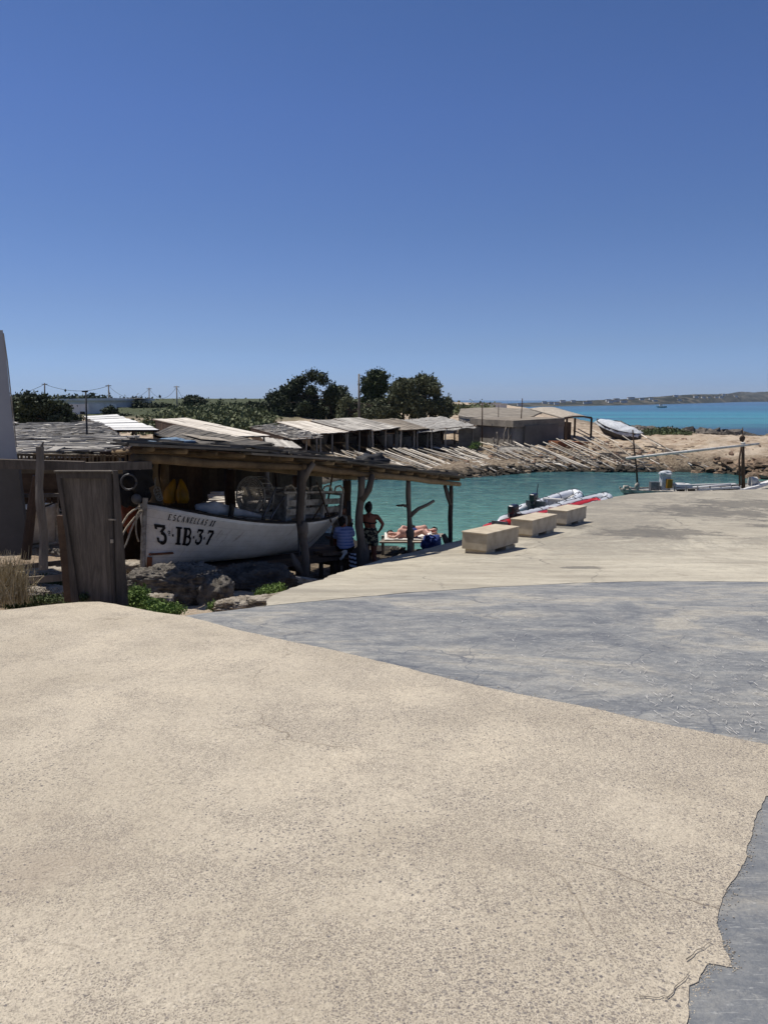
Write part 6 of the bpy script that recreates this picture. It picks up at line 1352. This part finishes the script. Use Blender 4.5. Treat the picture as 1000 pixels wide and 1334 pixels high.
m.add(vs, [(i * 7 + j, i * 7 + j + 1, (i + 1) * 7 + j + 1, (i + 1) * 7 + j) for i in range(n) for j in range(6)], .5); q = part('beach_towel', m, M['stripe_towel'], smooth=True); sd = q.modifiers.new('s', 'SOLIDIFY'); sd.thickness = .012; meta(q, 'dark blue and white striped towel hanging from the bench end', 'towel')
m = MB(); m.box(P(454.5, 662, 16.0), (.09, .06, .3)); meta(part('dark_box', m, M['black_rubber']), 'small dark box strapped to the left of the Y shaped post', 'box')
# sunbathers on a low plank platform
pz = .53; pc = P(532, 703, 22.5); pf = thing('sunbathing_platform', 'low pale plank platform at the water edge with sunbathers on a towel', 'platform', (pc.x, pc.y, .4)); m = MB()
xa, xb = P(494, 703, 22.0).x, P(568, 703, 22.0).x
for k in range(7): m.bar((xa + .05 * k, 21.9 + k * .21, pz), (xb + .05 * k, 21.9 + k * .21, pz), .2, .04)
part('deck', m, M['driftwood'], pf)
for x_ in (xa + .1, (xa + xb) / 2 + .15, xb - .15):
    for y_ in (22.0, 23.1): m = MB(); m.bar((x_, y_, min(Tz(x_, y_), pz - .3) - .1), (x_, y_, pz - .02), .08, .08); part('leg', m, M['driftwood'], pf)
m = MB(); vs = []; n = 16
for i in range(n + 1):
    for j in range(9): x_ = xa + .15 + (xb - xa - .25) * i / n; y_ = 22.0 + 1.2 * j / 8; vs.append((x_, y_, pz + .035 + .02 * noise.noise(Vector((x_ * 6, y_ * 6, 0))) + (.10 * max(0, (i - 12) / 4))))
m.add(vs, [(i * 9 + j, i * 9 + j + 1, (i + 1) * 9 + j + 1, (i + 1) * 9 + j) for i in range(n) for j in range(8)], .5); q = part('beach_towel', m, M['towel'], smooth=True); sd = q.modifiers.new('s', 'SOLIDIFY'); sd.thickness = .02; meta(q, 'white towel spread over the low plank platform at the water edge', 'towel')
Z0 = pz + .06
def lying(label, x0, y0, s, skinm, suit, hairl=.0):
    q = lambda x, y, z: Vector((x0 + s * x, y0 + y, Z0 + z)); o = thing('person', label, 'person', (x0, y0, Z0)); m = MB()
    flesh(m, [q(.55, .02, .12), q(.42, .02, .105), q(.26, 0, .10), q(.12, 0, .11)], [(.10, .155), (.085, .13), (.10, .15), (.085, .17)], 16); flesh(m, [q(.08, 0, .1), q(-.02, 0, .1)], [.055, .05])
    flesh(m, [q(.1, -.15, .1), q(.1, .15, .1)], [.06, .06]); 
    for sd in (-1, 1):
        a = q(.1, .17 * sd, .09); e = q(-.02, .36 * sd * .8, .05); w = q(-.14, .16 * sd, .05); flesh(m, [a, e], [.052, .04]); flesh(m, [e, w], [.04, .026]); hand(m, w, (-s, -sd * .6, 0))
        h_ = q(.55, .09 * sd, .11); k_ = q(.80, .12 * sd - .10, .24 if sd < 0 else .16); f_ = q(.95, .13 * sd - .25, .05); flesh(m, [h_, h_.lerp(k_, .5), k_], [.095, .085, .06], 14); flesh(m, [k_, k_.lerp(f_, .4), f_], [.058, .055, .034]); flesh(m, [f_, f_ + Vector((s * .1, -.04, -.02)), f_ + Vector((s * .15, -.05, -.01))], [.032, .03, .022], 8)
    hc = q(-.13, 0, .1); head(m, hc, (0, -.75, .4), Vector((-s, 0, .1))); b = part('body', m, M[skinm], o); fuse(b)
    m = MB(); m.ell(hc + Vector((-s * .03, .03, .03)), .098, .088, .085, 16, 12, wob=.3, seed=x0); q_ = part('hair', m, M['hair_dark'], o); fuse(q_, .01, 2)
    m = MB(); flesh(m, [q(.57, .02, .12), q(.48, .02, .115)], [(.112, .168), (.10, .155)], 16); q_ = part('swimsuit', m, M[suit], o); fuse(q_, .012, 2); return o
lying('sunburnt person lying on the white towel with knees bent, head towards the left', P(515, 697, 22.3).x, 22.35, 1, 'skin_pink', 'blue_cloth')
lying('second sunbather lying on the far side of the towel, head towards the right', P(559, 695, 22.9).x, 22.95, -1, 'skin_pink', 'dark_paint')
m = MB(); m.ell(P(562, 708, 21.0), .26, .22, .26, 18, 14, wob=.35, seed=2); m.tube([P(556, 700, 20.9), P(560, 696.5, 20.9), P(567, 700, 20.9)], .02, 6); meta(part('beach_bag', m, M['blue_cloth'], smooth=True), 'bulging blue beach bag in front of the sunbathing platform', 'bag')
for k, (px, py, D_, s_, mt, lb) in enumerate(((512, 722, 18.3, .24, 'black_rubber', 'dark rucksack in the shade right of the standing person'), (534, 717, 18.9, .2, 'blue_cloth', 'dark blue folded cloth heap in the shade below the platform'), (497, 722, 17.8, .2, 'dark_paint', 'brown bag on the ground beside the feet of the standing person'))):
    p = P(px, py, D_); m = MB(); m.ell((p.x, p.y, Tz(p.x, p.y) + s_ * .8), s_, s_ * .8, s_ * .9, 16, 12, wob=.5, seed=k * 3); m.tube([(p.x - s_ * .4, p.y, Tz(p.x, p.y) + s_ * 1.5), (p.x, p.y, Tz(p.x, p.y) + s_ * 2.0), (p.x + s_ * .4, p.y, Tz(p.x, p.y) + s_ * 1.5)], .02, 6); meta(part('bag', m, M[mt], smooth=True), lb, 'bag')
stones('waterside_stones', 'limestone', 130, lambda r: (r.uniform(.2, 3.2), r.uniform(19, 24)), .05, .18, 61)
# ------------------------------------------------------------------ the air: far shores fade a little
m = MB(); m.box((2500, 3800, 60 - .0), (9000, 9000, 132), r=.5)
hz = bpy.data.materials.new('haze_air'); hz.use_nodes = True; hn = hz.node_tree.nodes; hn.remove(hn['Principled BSDF'])
pvn = hn.new('ShaderNodeVolumePrincipled'); pvn.inputs['Color'].default_value = (.78, .88, 1, 1); pvn.inputs['Density'].default_value = .00008; pvn.inputs['Anisotropy'].default_value = .2
hz.node_tree.links.new(pvn.outputs[0], hn['Material Output'].inputs['Volume'])
meta(part('haze', m, hz), kind='stuff')
